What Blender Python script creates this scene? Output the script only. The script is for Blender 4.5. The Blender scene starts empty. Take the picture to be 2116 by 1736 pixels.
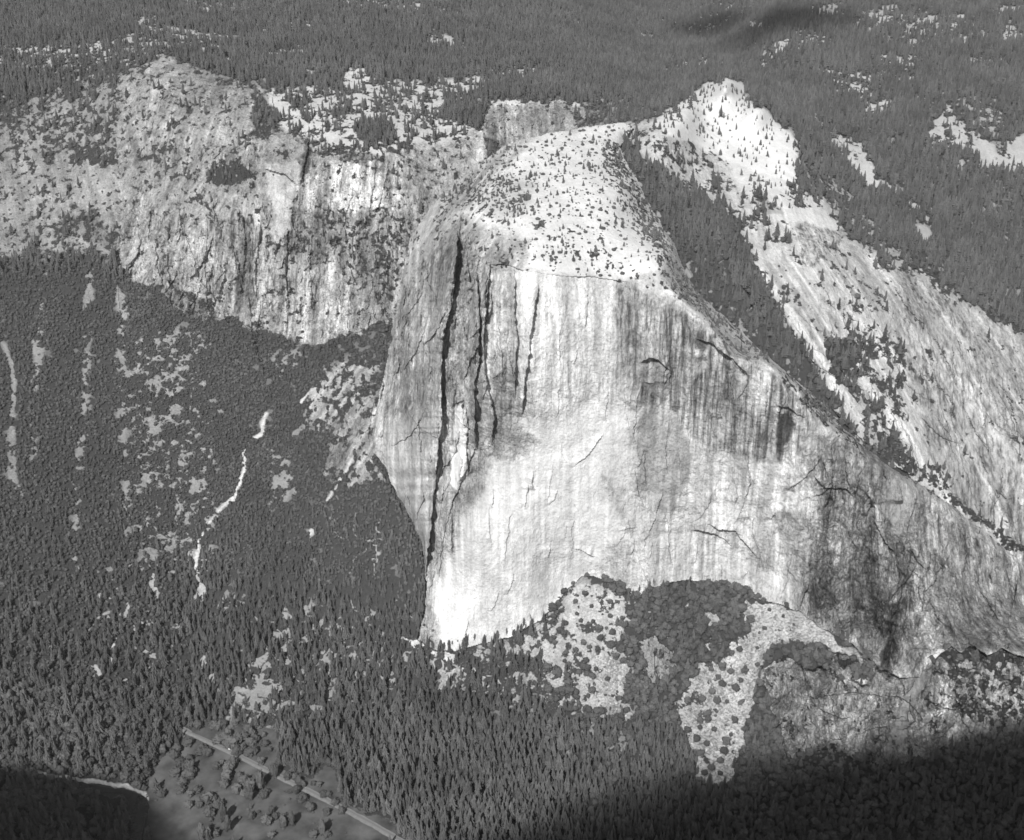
import bpy, bmesh, math, random, time
import numpy as np
T0=time.time()
rnd=np.random.default_rng(7); random.seed(7)
R=math.radians
scene=bpy.context.scene; col=scene.collection

# ------------------------------------------------------------------ camera and rays
# all outlines below are given as bearings from the aircraft (u to the right, v downwards, F = focal length in the same unit)
H=1850.0; P=R(25.0); F=2686.3; CU,CV=1058.0,867.8
cp,sp=math.cos(P),math.sin(P)
cam=bpy.data.cameras.new('Camera'); co=bpy.data.objects.new('Camera',cam); col.objects.link(co)
co.location=(0,0,H); co.rotation_euler=(R(90)-P,0,0); cam.sensor_width=36; cam.lens=36*F/2116.0
cam.clip_start=1; cam.clip_end=80000; scene.camera=co
def rays(u,v):
    a=(u-CU)/F; b=(v-CV)/F; dy=cp-b*sp
    return a/dy,(-sp-b*cp)/dy              # x/y and (z-H)/y for a point at northing y
def pos(u,v,y):
    ax,az=rays(u,v); return ax*y,y,H+az*y
def y_of(u,v,z): return (H-z)/(-rays(u,v)[1])

# ------------------------------------------------------------------ numpy noise
def _h(i,j,k,s):
    n=(i*374761393+j*668265263+k*2147483647+s*1274126177)&0xffffffff
    n=((n^(n>>13))*1274126177)&0xffffffff
    n=n^(n>>16)
    return (n&0xffff)/32767.5-1.0
def vn(x,y,z,s=0):
    x=np.asarray(x,float);y=np.asarray(y,float)+0*x;z=np.asarray(z,float)+0*x
    i=np.floor(x).astype(np.int64);j=np.floor(y).astype(np.int64);k=np.floor(z).astype(np.int64)
    fx=x-i;fy=y-j;fz=z-k
    fx=fx*fx*(3-2*fx);fy=fy*fy*(3-2*fy);fz=fz*fz*(3-2*fz)
    r=0
    for a in (0,1):
        wa=fx if a else 1-fx
        for b in (0,1):
            wb=fy if b else 1-fy
            for c in (0,1):
                wc=fz if c else 1-fz
                r=r+_h(i+a,j+b,k+c,s)*wa*wb*wc
    return r
def fbm(x,y,z,o=4,s=0,g=.5):
    r=0;A=1;n=0
    for q in range(o):
        r=r+A*vn(x,y,z,s+q*17); n+=A; A*=g; x=x*2.03+.7;y=y*2.03+.3;z=z*2.03+.1
    return r/n

# ------------------------------------------------------------------ thin plate surfaces through surveyed points
def tps(pts,lam=1e-4):
    p=np.array(pts,float); X=p[:,:2]/500.0; n=len(p)
    d=np.hypot(X[:,None,0]-X[None,:,0],X[:,None,1]-X[None,:,1])
    K=np.where(d>0,d*d*np.log(d+1e-12),0)+lam*np.eye(n)
    Q=np.c_[np.ones(n),X]
    A=np.block([[K,Q],[Q.T,np.zeros((3,3))]])
    w=np.linalg.solve(A,np.r_[np.log(p[:,2]),0,0,0])
    def f(u,v):
        u=np.asarray(u,float);sh=u.shape;u=u.ravel()/500;v=np.asarray(v,float).ravel()/500
        o=w[n]+w[n+1]*u+w[n+2]*v
        for q in range(n):
            d2=(u-X[q,0])**2+(v-X[q,1])**2
            o=o+w[q]*.5*d2*np.log(d2+1e-12)
        return np.exp(o).reshape(sh)
    return f
def Z(u,v,z): return (u,v,float(y_of(u,v,z)))
def Y(u,v,y): return (u,v,float(y))
# valley floor, talus and the forested slope on the left
def slp(u,v,y0=2350,s=.6):
    t=-rays(u,v)[1]; y=(H+s*y0)/(t+s); return (u,v,float(y))
Gp=[Z(-250,1900,0),Z(1000,1900,0),Z(2350,1900,10),Z(-250,1620,2),Z(400,1736,0),Z(300,1600,2),Z(600,1600,2),Z(900,1700,3),Z(1300,1700,4),Z(1700,1720,6),Z(2116,1720,10),
 Z(0,1500,20),Z(500,1500,18),Z(900,1520,15),Z(1200,1560,12),Z(1450,1600,14),Z(1600,1640,15),
 slp(-250,1300),slp(-250,1000),slp(-250,700),slp(100,1300),slp(100,1000),slp(100,700),slp(100,500),slp(400,1300),slp(400,1000),slp(400,750),slp(400,600),
 slp(600,1200),slp(600,900),slp(620,720),slp(640,500),Z(760,1300,110),Z(700,1150,230),Z(820,1150,262),Y(790,930,2830),Y(800,700,3240),Y(850,1020,2770),
 Z(885,1340,110),Z(1000,1330,112),Z(1080,1300,135),Z(1150,1240,185),Z(1205,1195,225),Z(1330,1225,215),Z(1480,1200,232),Z(1600,1245,215),Z(1750,1325,185),Z(1860,1400,165),
 Z(1100,1450,45),Z(1300,1400,90),Z(1500,1400,92),Z(1500,1520,35),Z(1600,1380,135),Z(1750,1410,150),Z(1700,1500,62),Z(1800,1560,45),Z(1950,1350,230),Z(2100,1350,245),Z(2000,1500,105),Z(2150,1500,120),Z(2350,1400,230),Z(1600,1520,38),Z(2050,1620,40)]
dG=tps(Gp)
def gy(u,v): return (u,v,float(dG(u,v)))
# plateau, recessed western cliffs and the slopes east of the gully
Bp=[Z(-250,0,1150),Z(400,0,1160),Z(1058,0,1150),Z(1700,0,1165),Z(2350,0,1150),Z(-250,100,1085),Z(400,90,1100),Z(1058,100,1090),Z(1600,100,1080),Z(2000,80,1120),Z(2350,100,1100),
 Z(-250,-120,1250),Z(1058,-120,1250),Z(2350,-120,1250),Z(0,200,1010),Z(150,250,960),Z(330,125,1100),Z(330,160,1075),Z(420,180,1052),Z(600,190,1040),Z(850,180,1040),Z(1000,190,1035),Z(1200,190,1040),Z(1350,200,1050),
 Z(280,250,985),Z(-250,300,900),Z(0,350,865),Y(150,400,3800),Y(300,400,3740),Y(500,300,3800),Y(450,400,3640),Y(650,300,3790),Y(780,280,3820),Y(620,450,3560),Y(900,300,3850),Y(1000,300,3830),Y(1100,290,3900),Y(1100,215,4080),Y(1230,210,4120),Y(850,400,3620),Y(800,500,3470),
 gy(0,525),gy(150,480),gy(250,570),gy(350,620),gy(470,662),gy(600,715),gy(700,705),gy(810,650),Y(-250,450,3700),Y(420,550,3470),Y(560,600,3420),Y(700,580,3440),
 Z(1500,172,1130),Z(1440,178,1035),Z(1500,150,1040),Z(1550,172,1030),Z(1580,205,1085),Y(1450,240,3725),Y(1520,235,3745),Y(1590,255,3720),Y(1500,200,3815),Z(1600,195,1035),Z(1420,215,1100),Z(1340,248,1085),Z(1400,190,1045),Z(1650,290,1012),Z(1690,285,985),Y(1270,330,3450),Y(1400,400,3300),Y(1550,400,3350),Y(1450,300,3580),Y(1570,300,3620),
 Y(1430,500,3110),Y(1500,600,2985),Y(1620,740,2830),Y(1740,880,2735),Y(1850,970,2700),Y(2000,1080,2690),Y(2150,1200,2680),Y(1700,500,3170),Y(1600,560,3040),Y(1900,600,3110),Y(1800,750,2890),Y(2100,700,3050),Y(2000,900,2820),Y(2150,1000,2750),Y(2350,1000,2750),Y(2350,1300,2650),
 Y(1800,300,3880),Y(1750,400,3560),Y(2000,400,3640),Y(2000,250,4000),Y(1800,200,4250),Y(2150,550,3350),Y(2350,500,3500),Y(2350,300,4000),
 Y(1000,600,3500),Y(1200,800,3300),Y(1000,900,3200),Y(1500,1100,3000)]
dB=tps(Bp)
# El Capitan: wall and summit dome
Wp=[gy(885,1340),gy(1000,1330),gy(1080,1300),gy(1150,1240),gy(1205,1195),gy(1330,1225),gy(1480,1200),gy(1600,1245),gy(1750,1325),gy(1860,1400),gy(1950,1345),gy(2116,1345),gy(2300,1350),
 gy(872,1120),gy(810,1005),gy(775,935),Y(790,800,2935),Y(815,680,3000),Y(838,560,3090),Y(860,470,3190),
 Y(905,1100,2590),Y(930,800,2680),Y(960,560,2790),Y(850,800,2830),Y(880,600,2920),Y(1010,548,2752),Y(1060,560,2720),Y(1150,565,2690),Y(1300,580,2695),Y(1390,605,2650),
 Y(1000,1000,2600),Y(1150,900,2600),Y(1300,900,2625),Y(1450,900,2610),Y(1600,742,2572),Y(1450,660,2640),Y(1600,1000,2560),Y(1800,922,2560),Y(1750,1120,2500),Y(1950,1032,2600),Y(1950,1200,2480),Y(2100,1145,2640),Y(2100,1250,2540),Y(2300,1250,2640),Y(1250,1100,2595),Y(1450,1100,2600),Y(1050,1180,2545)]
dW=tps(Wp)
Dp=[Z(1010,548,950),Z(1060,560,947),Z(1150,567,948),Z(1300,580,931),Z(1390,605,921),Z(1450,660,868),Z(1600,742,797),Z(1800,922,596),Z(1950,1032,443),Z(2100,1145,275),
 Z(960,470,975),Y(900,430,3150),Y(860,470,3170),Y(845,510,3150),Y(950,380,3270),Z(1000,345,1040),Z(1075,292,1076),Z(1120,281,1083),Z(1200,268,1087),Z(1290,254,1090),Z(1150,400,1032),Z(1000,430,1004),Z(1150,500,985),Z(1280,400,1024),Z(1380,520,955),
 Y(1290,300,3440),Y(1360,450,3170),Y(1425,555,3010),Y(1500,640,2880),Y(1580,715,2790),Y(1700,835,2640)]
Dp+=[Y(1600,850,2400),Y(1700,930,2420),Y(1750,1000,2380),Y(1900,1080,2420),Y(2200,1220,2560),Z(1000,700,905),Z(1150,750,880),Z(1300,750,850),Z(860,700,880),Z(780,850,800),Z(800,1000,800),Z(1000,1000,880),Z(1300,1000,830),Z(1500,950,720),Z(900,1350,850),Z(1300,1300,800),Z(1700,1080,610),Z(1650,1300,650),Z(1850,1150,500),Z(1950,1350,400),Z(2080,1280,300),Z(2250,1400,200),Z(2250,1290,220),Z(700,1100,800)]
dD=tps(Dp)
Kpoly=[(862,1322),(880,1250),(878,1180),(870,1120),(850,1075),(810,1005),(795,965),(772,935),(768,900),(775,850),(785,810),(795,760),(808,700),(822,620),(832,560),(845,500),(870,455),(905,410),(960,365),(1000,330),(1035,305),(1075,288),(1120,278),(1180,268),(1230,258),(1290,252),(1312,262),(1290,285),(1282,305),(1300,340),(1330,400),(1360,450),(1390,500),(1412,550),(1440,600),(1480,640),(1530,680),(1580,730),(1640,780),(1700,830),(1740,880),(1790,925),(1850,970),(1920,1010),(2000,1070),(2060,1120),(2116,1165),(2380,1330),(2380,1400),(2200,1362),(2150,1348),(2116,1358),(2070,1342),(2040,1356),(2010,1332),(1985,1349),(1965,1336),(1945,1352),(1922,1372),(1900,1400),(1860,1402),(1830,1385),(1790,1360),(1760,1330),(1700,1300),(1650,1262),(1600,1247),(1560,1237),(1540,1222),(1480,1202),(1420,1200),(1380,1205),(1335,1225),(1310,1235),(1290,1215),(1240,1195),(1205,1190),(1175,1215),(1150,1245),(1120,1280),(1060,1315),(1000,1330),(940,1345),(900,1345)]

def sdf(u,v,poly):           # >0 inside
    p=np.array(poly,float); q=np.roll(p,-1,0)
    ins=np.zeros(u.shape,bool); d=np.full(u.shape,1e9)
    for (ax,ay),(bx,by) in zip(p,q):
        if ay!=by:
            c=((ay>v)!=(by>v))&(u<(bx-ax)*(v-ay)/(by-ay)+ax); ins^=c
        ex,ey=bx-ax,by-ay; t=np.clip(((u-ax)*ex+(v-ay)*ey)/(ex*ex+ey*ey+1e-9),0,1)
        d=np.minimum(d,(u-ax-t*ex)**2+(v-ay-t*ey)**2)
    d=np.sqrt(d); return np.where(ins,d,-d)
def ldist(u,v,line):
    p=np.array(line,float); d=np.full(u.shape,1e9)
    for (ax,ay),(bx,by) in zip(p[:-1],p[1:]):
        ex,ey=bx-ax,by-ay; t=np.clip(((u-ax)*ex+(v-ay)*ey)/(ex*ex+ey*ey+1e-9),0,1)
        d=np.minimum(d,(u-ax-t*ex)**2+(v-ay-t*ey)**2)
    return np.sqrt(d)
def covf(d,cn):
    d=np.clip(d,.004,.996); c=(cn-cn.mean())/cn.std()
    return np.clip(.5+(np.log(d/(1-d))/1.65+c)*.30,0,1)
def tonef(t): return np.clip(.69*(t/.74)**1.85,.02,.80)
def grain(x,y,z,o,g,s):
    # bedding and wear lines of the rock, running at o degrees from the plumb line
    W=z*cp+y*sp; out=0*x; an=(-32,0,26,48)
    ws=[np.exp(-((o-a)/14.0)**2)+1e-6 for a in an]; tot=sum(ws)
    for a,w in zip(an,ws):
        m=w/tot>.03
        if not m.any(): continue
        c,q=math.cos(R(a)),-math.sin(R(a)); X=x[m]*c-W[m]*q; B=x[m]*q+W[m]*c
        n=fbm(X/7,B/170,y[m]/260,4,s+a,.62)*.9+fbm(X/30,B/210,3.1,3,s+a+7)*.7
        out[m]+=n*(w/tot)[m]
    out/=out.std()+1e-9
    return np.exp(np.clip(out,-2.6,2.2)*.135*g)
def sst(x,a,b):
    t=np.clip((x-a)/(b-a),0,1); return t*t*(3-2*t)

# ------------------------------------------------------------------ surface character: t albedo, d plant cover, r ruggedness, s streaks, e scree
FD=('t','d','r','s','e','o','g')
def paint(u,v,base,ops,wob=1.0):
    n1=fbm(u/34,v/34,3.3,5,11,.62)*wob; n2=fbm(u/34,v/34,9.1,5,23,.62)*wob
    uu=u+n1*21; vv=v+n2*19
    f={k:np.full(u.shape,float(base.get(k,0))) for k in FD}
    for op in ops:
        kind,pts,fe,val=op
        p=np.array(pts,float); m=abs(fe)+22
        if kind=='L': m+=val.get('w',6)
        sel=(u>p[:,0].min()-m)&(u<p[:,0].max()+m)&(v>p[:,1].min()-m)&(v<p[:,1].max()+m)
        if not sel.any(): continue
        if kind=='P': a=sst(sdf(uu[sel],vv[sel],pts),-fe,fe)
        else:
            w=val.get('w',6); a=1-sst(ldist(u[sel]+n1[sel]*9,v[sel]+n2[sel]*9,pts),w*.5-fe,w*.5+fe)
        a=a*val.get('a',1)
        for k in FD:
            if k in val: f[k][sel]+= (val[k]-f[k][sel])*a
    return f
# outline tables: ('P' area or 'L' line, points, edge softness, values)
BASE_G=dict(t=.30,d=.97,r=.12,s=0,e=.3)
def Pn(pts,fe=8,**v): return ('P',pts,fe,v)
def Ln(pts,w,fe=3,**v): v['w']=w; return ('L',pts,fe,v)
OPS_G=[
 # ---- plateau forest and the rocks at its edge
 Pn([(-300,540),(0,525),(150,480),(250,560),(350,620),(470,662),(560,690),(650,720),(745,690),(812,650),(1300,900),(2400,1300),(2400,-200),(-300,-200)],6,t=.42,d=.93,r=.25,s=.1,e=0),
 Pn([(-300,230),(0,215),(120,200),(230,170),(310,140),(300,260),(285,380),(250,520),(0,530),(-300,540)],24,t=.44,d=.48,r=.6),
 Pn([(-300,330),(0,320),(140,330),(250,300),(280,400),(240,520),(120,470),(0,525),(-300,540)],16,t=.48,d=.22,r=.8),
 Pn([(-20,350),(60,350),(75,420),(62,500),(30,520),(-20,515)],12,t=.46,d=.2),
 Pn([(145,345),(175,338),(232,335),(225,380),(252,412),(200,430),(165,425),(140,390)],5,t=.48,d=.08,r=.8),
 Pn([(160,310),(215,300),(275,320),(270,345),(200,332),(150,340)],6,d=.85),
 Pn([(150,420),(200,440),(250,520),(180,500),(130,470)],8,t=.4,d=.55),
 Ln([(268,190),(274,230),(279,280),(277,350)],12,4,t=.55,d=.2),
 # western cliffs
 Pn([(250,160),(320,125),(560,185),(700,250),(1000,270),(1000,360),(850,520),(810,660),(650,712),(470,655),(330,590),(245,545),(240,400)],10,t=.54,d=.13,r=1.0,s=.5),
 Pn([(312,150),(330,118),(355,122),(365,150),(420,165),(520,185),(540,290),(500,350),(430,345),(380,340),(300,345),(285,300),(305,240)],6,t=.55,d=.13,r=.8,s=.5),
 Pn([(330,118),(352,120),(352,136),(320,140)],3,t=.6,d=.05),
 Pn([(300,290),(520,300),(545,400),(420,400),(330,440),(270,420),(280,350)],10,t=.50,d=.2,r=1.0),
 Pn([(255,440),(290,370),(330,440),(430,455),(500,440),(560,520),(600,560),(590,640),(530,640),(470,660),(430,668),(360,640),(335,590),(290,585),(250,560),(240,500)],6,t=.59,d=.06,r=1.4,s=.7),
 Pn([(350,590),(430,612),(445,655),(430,672),(360,640)],5,t=.42,d=.42),
 Pn([(560,420),(640,300),(830,320),(850,420),(840,520),(820,640),(745,690),(655,718),(600,712),(560,650),(585,560)],6,t=.58,d=.10,r=1.4,s=.6),
 Pn([(470,430),(530,460),(520,640),(490,650),(480,560)],6,t=.50,s=1.0,d=.06),
 Pn([(548,300),(630,280),(625,330),(618,345),(548,338)],5,t=.5,d=.15,s=.5),
 Pn([(544,340),(612,336),(622,400),(600,450),(591,500),(571,500),(565,437)],3,t=.60,d=.02,s=.1,r=.8),
 Pn([(626,300),(640,285),(636,340),(622,380),(618,360)],2,t=.3,s=.6),
 Pn([(700,430),(790,420),(850,440),(840,520),(790,560),(740,610),(690,560),(700,500)],14,t=.50,d=.24,s=.3),
 Pn([(600,430),(690,440),(690,520),(640,560),(600,520)],8,t=.5,d=.2),
 Pn([(680,345),(720,330),(790,360),(800,420),(760,440),(700,440)],6,t=.72,d=.06),
 Pn([(640,560),(700,540),(740,620),(720,690),(660,715),(610,690)],6,t=.62,d=.04),
 Pn([(700,295),(760,285),(800,300),(790,335),(700,330)],6,t=.46,d=.5),
 Pn([(660,305),(780,290),(780,315),(670,325)],4,d=.6),
 # ledges with scattered trees above the western cliffs
 Pn([(555,185),(600,178),(705,185),(712,150),(740,138),(775,165),(880,172),(940,160),(998,160),(1000,190),(930,215),(1000,235),(985,262),(960,300),(900,320),(840,330),(700,300),(640,290),(570,262)],6,t=.62,d=.36,r=.3,s=0),
 Pn([(560,180),(590,195),(660,235),(700,290),(640,285),(585,260)],4,t=.66,d=.22),
 Pn([(590,195),(640,205),(630,222),(600,215)],4,d=.9),Pn([(620,230),(655,235),(650,260),(622,252)],4,d=.9),
 Pn([(733,262),(760,240),(815,255),(822,290),(770,296),(735,290)],6,d=.9),
 Pn([(905,215),(960,205),(1005,212),(1000,245),(960,262),(900,240)],6,d=.88),
 Pn([(700,215),(780,205),(880,225),(890,262),(810,250),(720,240)],6,d=.45),
 Pn([(518,192),(552,190),(565,215),(580,262),(560,290),(512,282),(525,240)],5,d=.85,t=.36),
 Pn([(430,350),(470,340),(512,350),(520,372),(470,388),(430,378)],6,d=.93),
 Pn([(345,240),(395,236),(398,256),(350,262)],5,d=.4), Pn([(310,265),(380,262),(388,278),(320,284)],4,d=.15,t=.52),
 Pn([(800,320),(860,300),(960,290),(1000,300),(1000,360),(930,420),(880,480),(850,540),(830,640),(800,700),(780,640),(800,560),(815,450)],8,t=.56,d=.16,r=1.2,s=.5),
 Pn([(800,440),(850,430),(850,500),(820,600),(790,640),(770,580)],8,d=.3,t=.52),
 # cliff behind the dome
 Pn([(1003,215),(1060,208),(1200,215),(1250,240),(1250,290),(1040,320),(1000,300)],4,t=.52,d=.06,r=1.2,s=.5),
 Pn([(1000,205),(1060,196),(1180,205),(1240,215),(1180,222),(1060,212),(1005,222)],4,t=.62,d=.4),
 Pn([(1170,218),(1240,205),(1335,212),(1330,245),(1240,258),(1190,262)],5,t=.45,d=.6),
 Pn([(975,270),(1000,258),(1005,300),(985,340),(975,330)],3,t=.66,d=.03,r=1),
 Pn([(1003,265),(1040,300),(1010,340),(1000,300)],3,t=.34,d=.4),
 # bare patches far off on the plateau
 Pn([(878,81),(911,71),(938,78),(985,90),(938,99),(884,98)],7,d=.35,t=.6), Pn([(784,5),(837,8),(845,17),(790,19)],6,d=.4,t=.6),
 Pn([(885,10),(918,15),(952,30),(972,48),(938,34)],5,d=.3,t=.6),Pn([(1140,13),(1183,27),(1227,58),(1258,72),(1207,52),(1173,36)],5,d=.25,t=.6),
 Pn([(1318,60),(1350,64),(1345,88),(1320,84)],7,d=.55,t=.6),Pn([(1295,125),(1312,128),(1305,140)],4,d=.5,t=.6),
 Pn([(118,124),(158,124),(168,164),(134,146)],8,d=.45,t=.45),Pn([(15,120),(50,124),(90,132),(90,153),(60,146)],8,d=.5,t=.42),
 Pn([(400,112),(433,114),(480,126),(464,132)],6,d=.35,t=.55),Pn([(625,132),(660,144),(640,156)],6,d=.45,t=.55),Pn([(420,155),(470,163),(500,176),(455,174)],7,d=.5,t=.5),
 Pn([(592,40),(640,42),(632,54),(600,52)],6,d=.35,t=.6),Pn([(712,150),(740,138),(775,160),(765,182),(715,178)],6,d=.2,t=.66),
 Pn([(240,105),(268,95),(285,118),(250,125)],6,d=.5,t=.45),
 Pn([(1690,138),(1728,149),(1775,172),(1838,198),(1845,228),(1801,230),(1758,198),(1707,160)],6,d=.42,t=.58),
 Pn([(1675,228),(1707,247),(1741,275),(1778,299),(1812,361),(1862,402),(1845,402),(1795,374),(1754,348),(1722,300)],5,d=.32,t=.58),
 Pn([(1750,330),(1790,345),(1818,372),(1800,380),(1760,352)],4,d=.03,t=.6),
 Pn([(1909,275),(1943,235),(1970,215),(1980,252),(2026,285),(2060,316),(2116,280),(2130,345),(2060,348),(1990,312),(1940,308)],6,d=.38,t=.55),
 Pn([(2020,290),(2053,300),(2055,325),(2030,318)],4,d=.05,t=.58),Pn([(2080,290),(2130,270),(2130,330),(2090,335)],5,d=.1,t=.55),
 Pn([(1985,200),(2060,205),(2100,260),(2040,280),(1990,240)],8,d=.66,t=.48),
 Pn([(1972,340),(1990,335),(1982,366)],3,d=.2,t=.5),
 Pn([(1885,462),(1909,460),(1932,487),(1917,506)],4,d=.05,t=.55),Pn([(1872,411),(1892,413),(1931,447),(1922,456),(1882,436)],4,d=.4,t=.55),
 Pn([(1741,50),(1775,25),(1842,17),(1926,22),(1958,47),(1909,62),(1842,52),(1791,76)],8,d=.42,t=.55),
 Pn([(1830,95),(1875,80),(1940,75),(1909,90),(1870,99)],5,d=.3,t=.58),Pn([(1843,124),(1885,116),(1904,126),(1889,140),(1860,134)],5,d=.4,t=.58),
 Pn([(1990,122),(2043,114),(2080,112),(2060,135),(2020,136)],6,d=.42,t=.55),Pn([(2020,36),(2077,15),(2130,8),(2120,20),(2060,34)],6,d=.35,t=.55),
 Pn([(2020,68),(2053,62),(2045,82),(2025,80)],5,d=.4,t=.55),Pn([(2072,55),(2094,48),(2114,78),(2075,86)],5,d=.3,t=.55),
 Pn([(1462,6),(1540,5),(1580,12),(1500,18)],6,d=.4,t=.58),Pn([(1525,36),(1573,42),(1600,57),(1566,66)],5,d=.4,t=.55),Pn([(1670,15),(1720,8),(1745,14),(1690,38)],6,d=.5,t=.52),
 # second summit and the eastern slabs
 Pn([(1325,250),(1400,213),(1465,176),(1500,165),(1532,180),(1560,213),(1600,238),(1655,288),(1660,340),(1640,375),(1690,420),(1740,450),(1745,490),(1800,520),(1880,560),(2000,640),(2130,720),(2400,900),(2400,1340),(2116,1168),(1990,1070),(1850,970),(1740,880),(1640,770),(1540,680),(1440,600),(1380,480),(1290,330),(1280,262)],7,t=.63,d=.13,r=.5,s=.3),
 Pn([(1345,250),(1400,218),(1465,178),(1500,164),(1530,178),(1558,216),(1600,242),(1650,292),(1652,340),(1630,380),(1560,360),(1500,330),(1430,300),(1370,280)],5,t=.70,d=.02,r=.15,s=0),
 Pn([(1500,330),(1630,375),(1720,430),(1740,470),(1700,500),(1640,470),(1580,450),(1520,380)],5,t=.68,d=.08,r=.3,s=.1),
 Pn([(1300,270),(1380,285),(1480,335),(1520,400),(1600,470),(1640,540),(1560,500),(1480,430),(1400,390),(1340,340)],12,t=.62,d=.36),
 Pn([(1640,460),(1690,465),(1742,475),(1725,520),(1690,548),(1660,545)],4,t=.56,d=.01,s=1.0,r=.6),
 Pn([(1560,395),(1600,420),(1625,445),(1590,450),(1560,420)],6,t=.5,d=.45),
 Pn([(1560,200),(1600,238),(1660,288),(1658,330),(1720,420),(1800,470),(1840,520),(1900,560),(2000,640),(2130,725),(2400,900),(2400,200),(1700,150)],4,a=0),
 Pn([(1655,345),(1700,370),(1760,410),(1800,460),(1840,510),(1880,560),(1800,520),(1740,470),(1700,420)],14,d=.7,t=.5),
 Pn([(1820,540),(1880,530),(2000,630),(2080,700),(2000,680),(1900,640),(1830,580)],10,d=.5,t=.55),
 Pn([(1700,500),(1770,490),(1790,520),(1740,550),(1690,560)],6,d=.12,t=.58),
 Pn([(1510,545),(1550,560),(1700,700),(1760,870),(1720,840),(1640,740),(1560,660)],4,t=.62,d=.05,s=.5),
 Pn([(1700,560),(1850,560),(1950,640),(1930,720),(1820,760),(1720,680)],14,t=.59,d=.2,s=.4),
 Pn([(1850,560),(1960,600),(2130,740),(2130,900),(2060,1100),(2000,1060),(1930,960),(1870,780)],12,t=.57,d=.06,s=.8,r=.5),
 Pn([(2020,640),(2130,700),(2130,900),(2060,860),(2040,760)],12,t=.58,d=.06,s=.7,r=.5),
 Pn([(2060,1000),(2130,960),(2130,1180),(2070,1120)],8,t=.58,d=.03,s=.9,r=.8),
 Pn([(1720,700),(1770,700),(1790,780),(1770,830),(1720,790),(1705,740)],6,d=.93),
 Pn([(1760,700),(1860,700),(1870,800),(1850,900),(1790,880),(1770,800)],10,d=.46,t=.6),
 Pn([(1780,880),(1840,870),(1900,960),(1930,990),(1925,1010),(1850,968),(1790,925)],6,d=.72,t=.58),
 Pn([(1920,965),(1945,965),(1990,1040),(2080,1110),(2130,1150),(2090,1140),(2000,1066),(1930,1010)],5,d=.78),
 # wooded gully between dome and slabs
 Pn([(1262,262),(1300,290),(1340,330),(1400,372),(1450,395),(1500,430),(1535,480),(1560,540),(1620,640),(1670,725),(1700,790),(1745,862),(1790,925),(1740,890),(1640,790),(1530,690),(1440,610),(1400,520),(1330,400),(1280,320)],11,d=.955,t=.4,r=.1,s=0),
 # ---- openings in the forest on the left slope
 Ln([(92,560),(84,700),(70,860),(66,1000)],12,7,d=.80,t=.42),Ln([(182,560),(178,740),(172,900),(160,1060),(150,1180)],15,8,d=.72,t=.44),Ln([(248,640),(250,800),(258,960),(266,1120),(275,1300)],14,8,d=.72,t=.44),
 Ln([(330,700),(345,860),(352,1040)],14,8,d=.78,t=.44),Ln([(420,760),(400,960),(380,1120)],12,8,d=.8,t=.44),Ln([(480,760),(470,900)],12,8,d=.82,t=.44),
 Pn([(270,680),(430,680),(455,850),(440,1150),(300,1220),(262,1000)],20,d=.80,t=.42,e=.5),Pn([(430,700),(640,740),(600,900),(440,1000)],30,d=.93),
 Pn([(690,1060),(790,1060),(790,1180),(690,1180)],14,d=.8,t=.46),Pn([(420,1230),(860,1240),(880,1340),(760,1480),(440,1500)],24,d=.90,t=.44),
 Pn([(470,1400),(640,1400),(600,1500),(480,1500)],14,d=.72,t=.44),Pn([(150,1180),(440,1150),(460,1400),(200,1450)],30,d=.955,t=.5),
 Pn([(880,1345),(1100,1320),(1200,1290),(1300,1440),(1250,1500),(900,1430)],18,d=.80,t=.46,e=.8),Pn([(1050,1480),(1300,1480),(1300,1580),(1050,1560)],30,d=.94,t=.42),
 Ln([(7,712),(18,735),(27,792),(29,859)],10,3,t=.42,d=.1,e=.5),Ln([(30,859),(24,900),(22,960),(25,1000)],18,5,t=.40,d=.22,e=.5),Ln([(30,1000),(44,1020)],12,3,t=.4,d=.2),
 Pn([(171,600),(183,577),(190,617),(178,648),(170,630)],4,t=.4,d=.1,e=.6),Ln([(183,560),(186,575)],6,2,t=.4,d=.2),
 Pn([(233,597),(259,612),(258,645),(249,663),(237,640)],4,t=.45,d=.12,e=.6),Ln([(180,680),(188,700),(180,720)],10,3,t=.36,d=.45),
 Pn([(74,686),(96,698),(86,731),(73,775),(62,790),(70,725)],6,t=.42,d=.45),Pn([(248,728),(256,728),(253,768),(244,762)],3,t=.42,d=.1),
 Pn([(242,705),(289,705),(292,860),(244,862)],10,t=.42,d=.66),Ln([(178,820),(175,870),(165,930),(160,1000)],16,8,t=.42,d=.7),Ln([(142,888),(139,896)],10,3,t=.42,d=.1),
 Ln([(547,857),(541,872),(541,892)],9,3,t=.66,d=0,e=.6,r=.3),Ln([(536,898),(524,905)],9,2,t=.7,d=0),Ln([(512,920),(504,937),(505,970),(497,990),(490,1008),(480,1035)],7,3,t=.66,d=0,e=.6),
 Ln([(480,1030),(468,1042),(452,1056)],9,3,t=.62,d=.05,e=.6),Ln([(446,1068),(434,1078),(424,1084)],6,3,t=.6,d=.2),Ln([(417,1103),(409,1122),(408,1150),(404,1178)],8,3,t=.62,d=.05,e=.6),
 Ln([(404,1185),(416,1208)],5,2,t=.5,d=.2),Ln([(416,1212),(418,1236)],11,3,t=.55,d=.08),
 Ln([(778,845),(762,880),(742,915),(722,955),(702,990)],9,4,t=.66,d=.1,e=.4),Ln([(700,992),(688,1018),(668,1056)],4,2,t=.6,d=.1),Ln([(662,788),(640,808),(620,828)],7,2,t=.66,d=.05),
 Pn([(712,869),(690,900),(670,940),(660,975),(668,986),(690,1000),(705,975),(735,920),(760,870),(745,850)],5,t=.50,d=.14,r=.9,s=.7),
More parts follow.
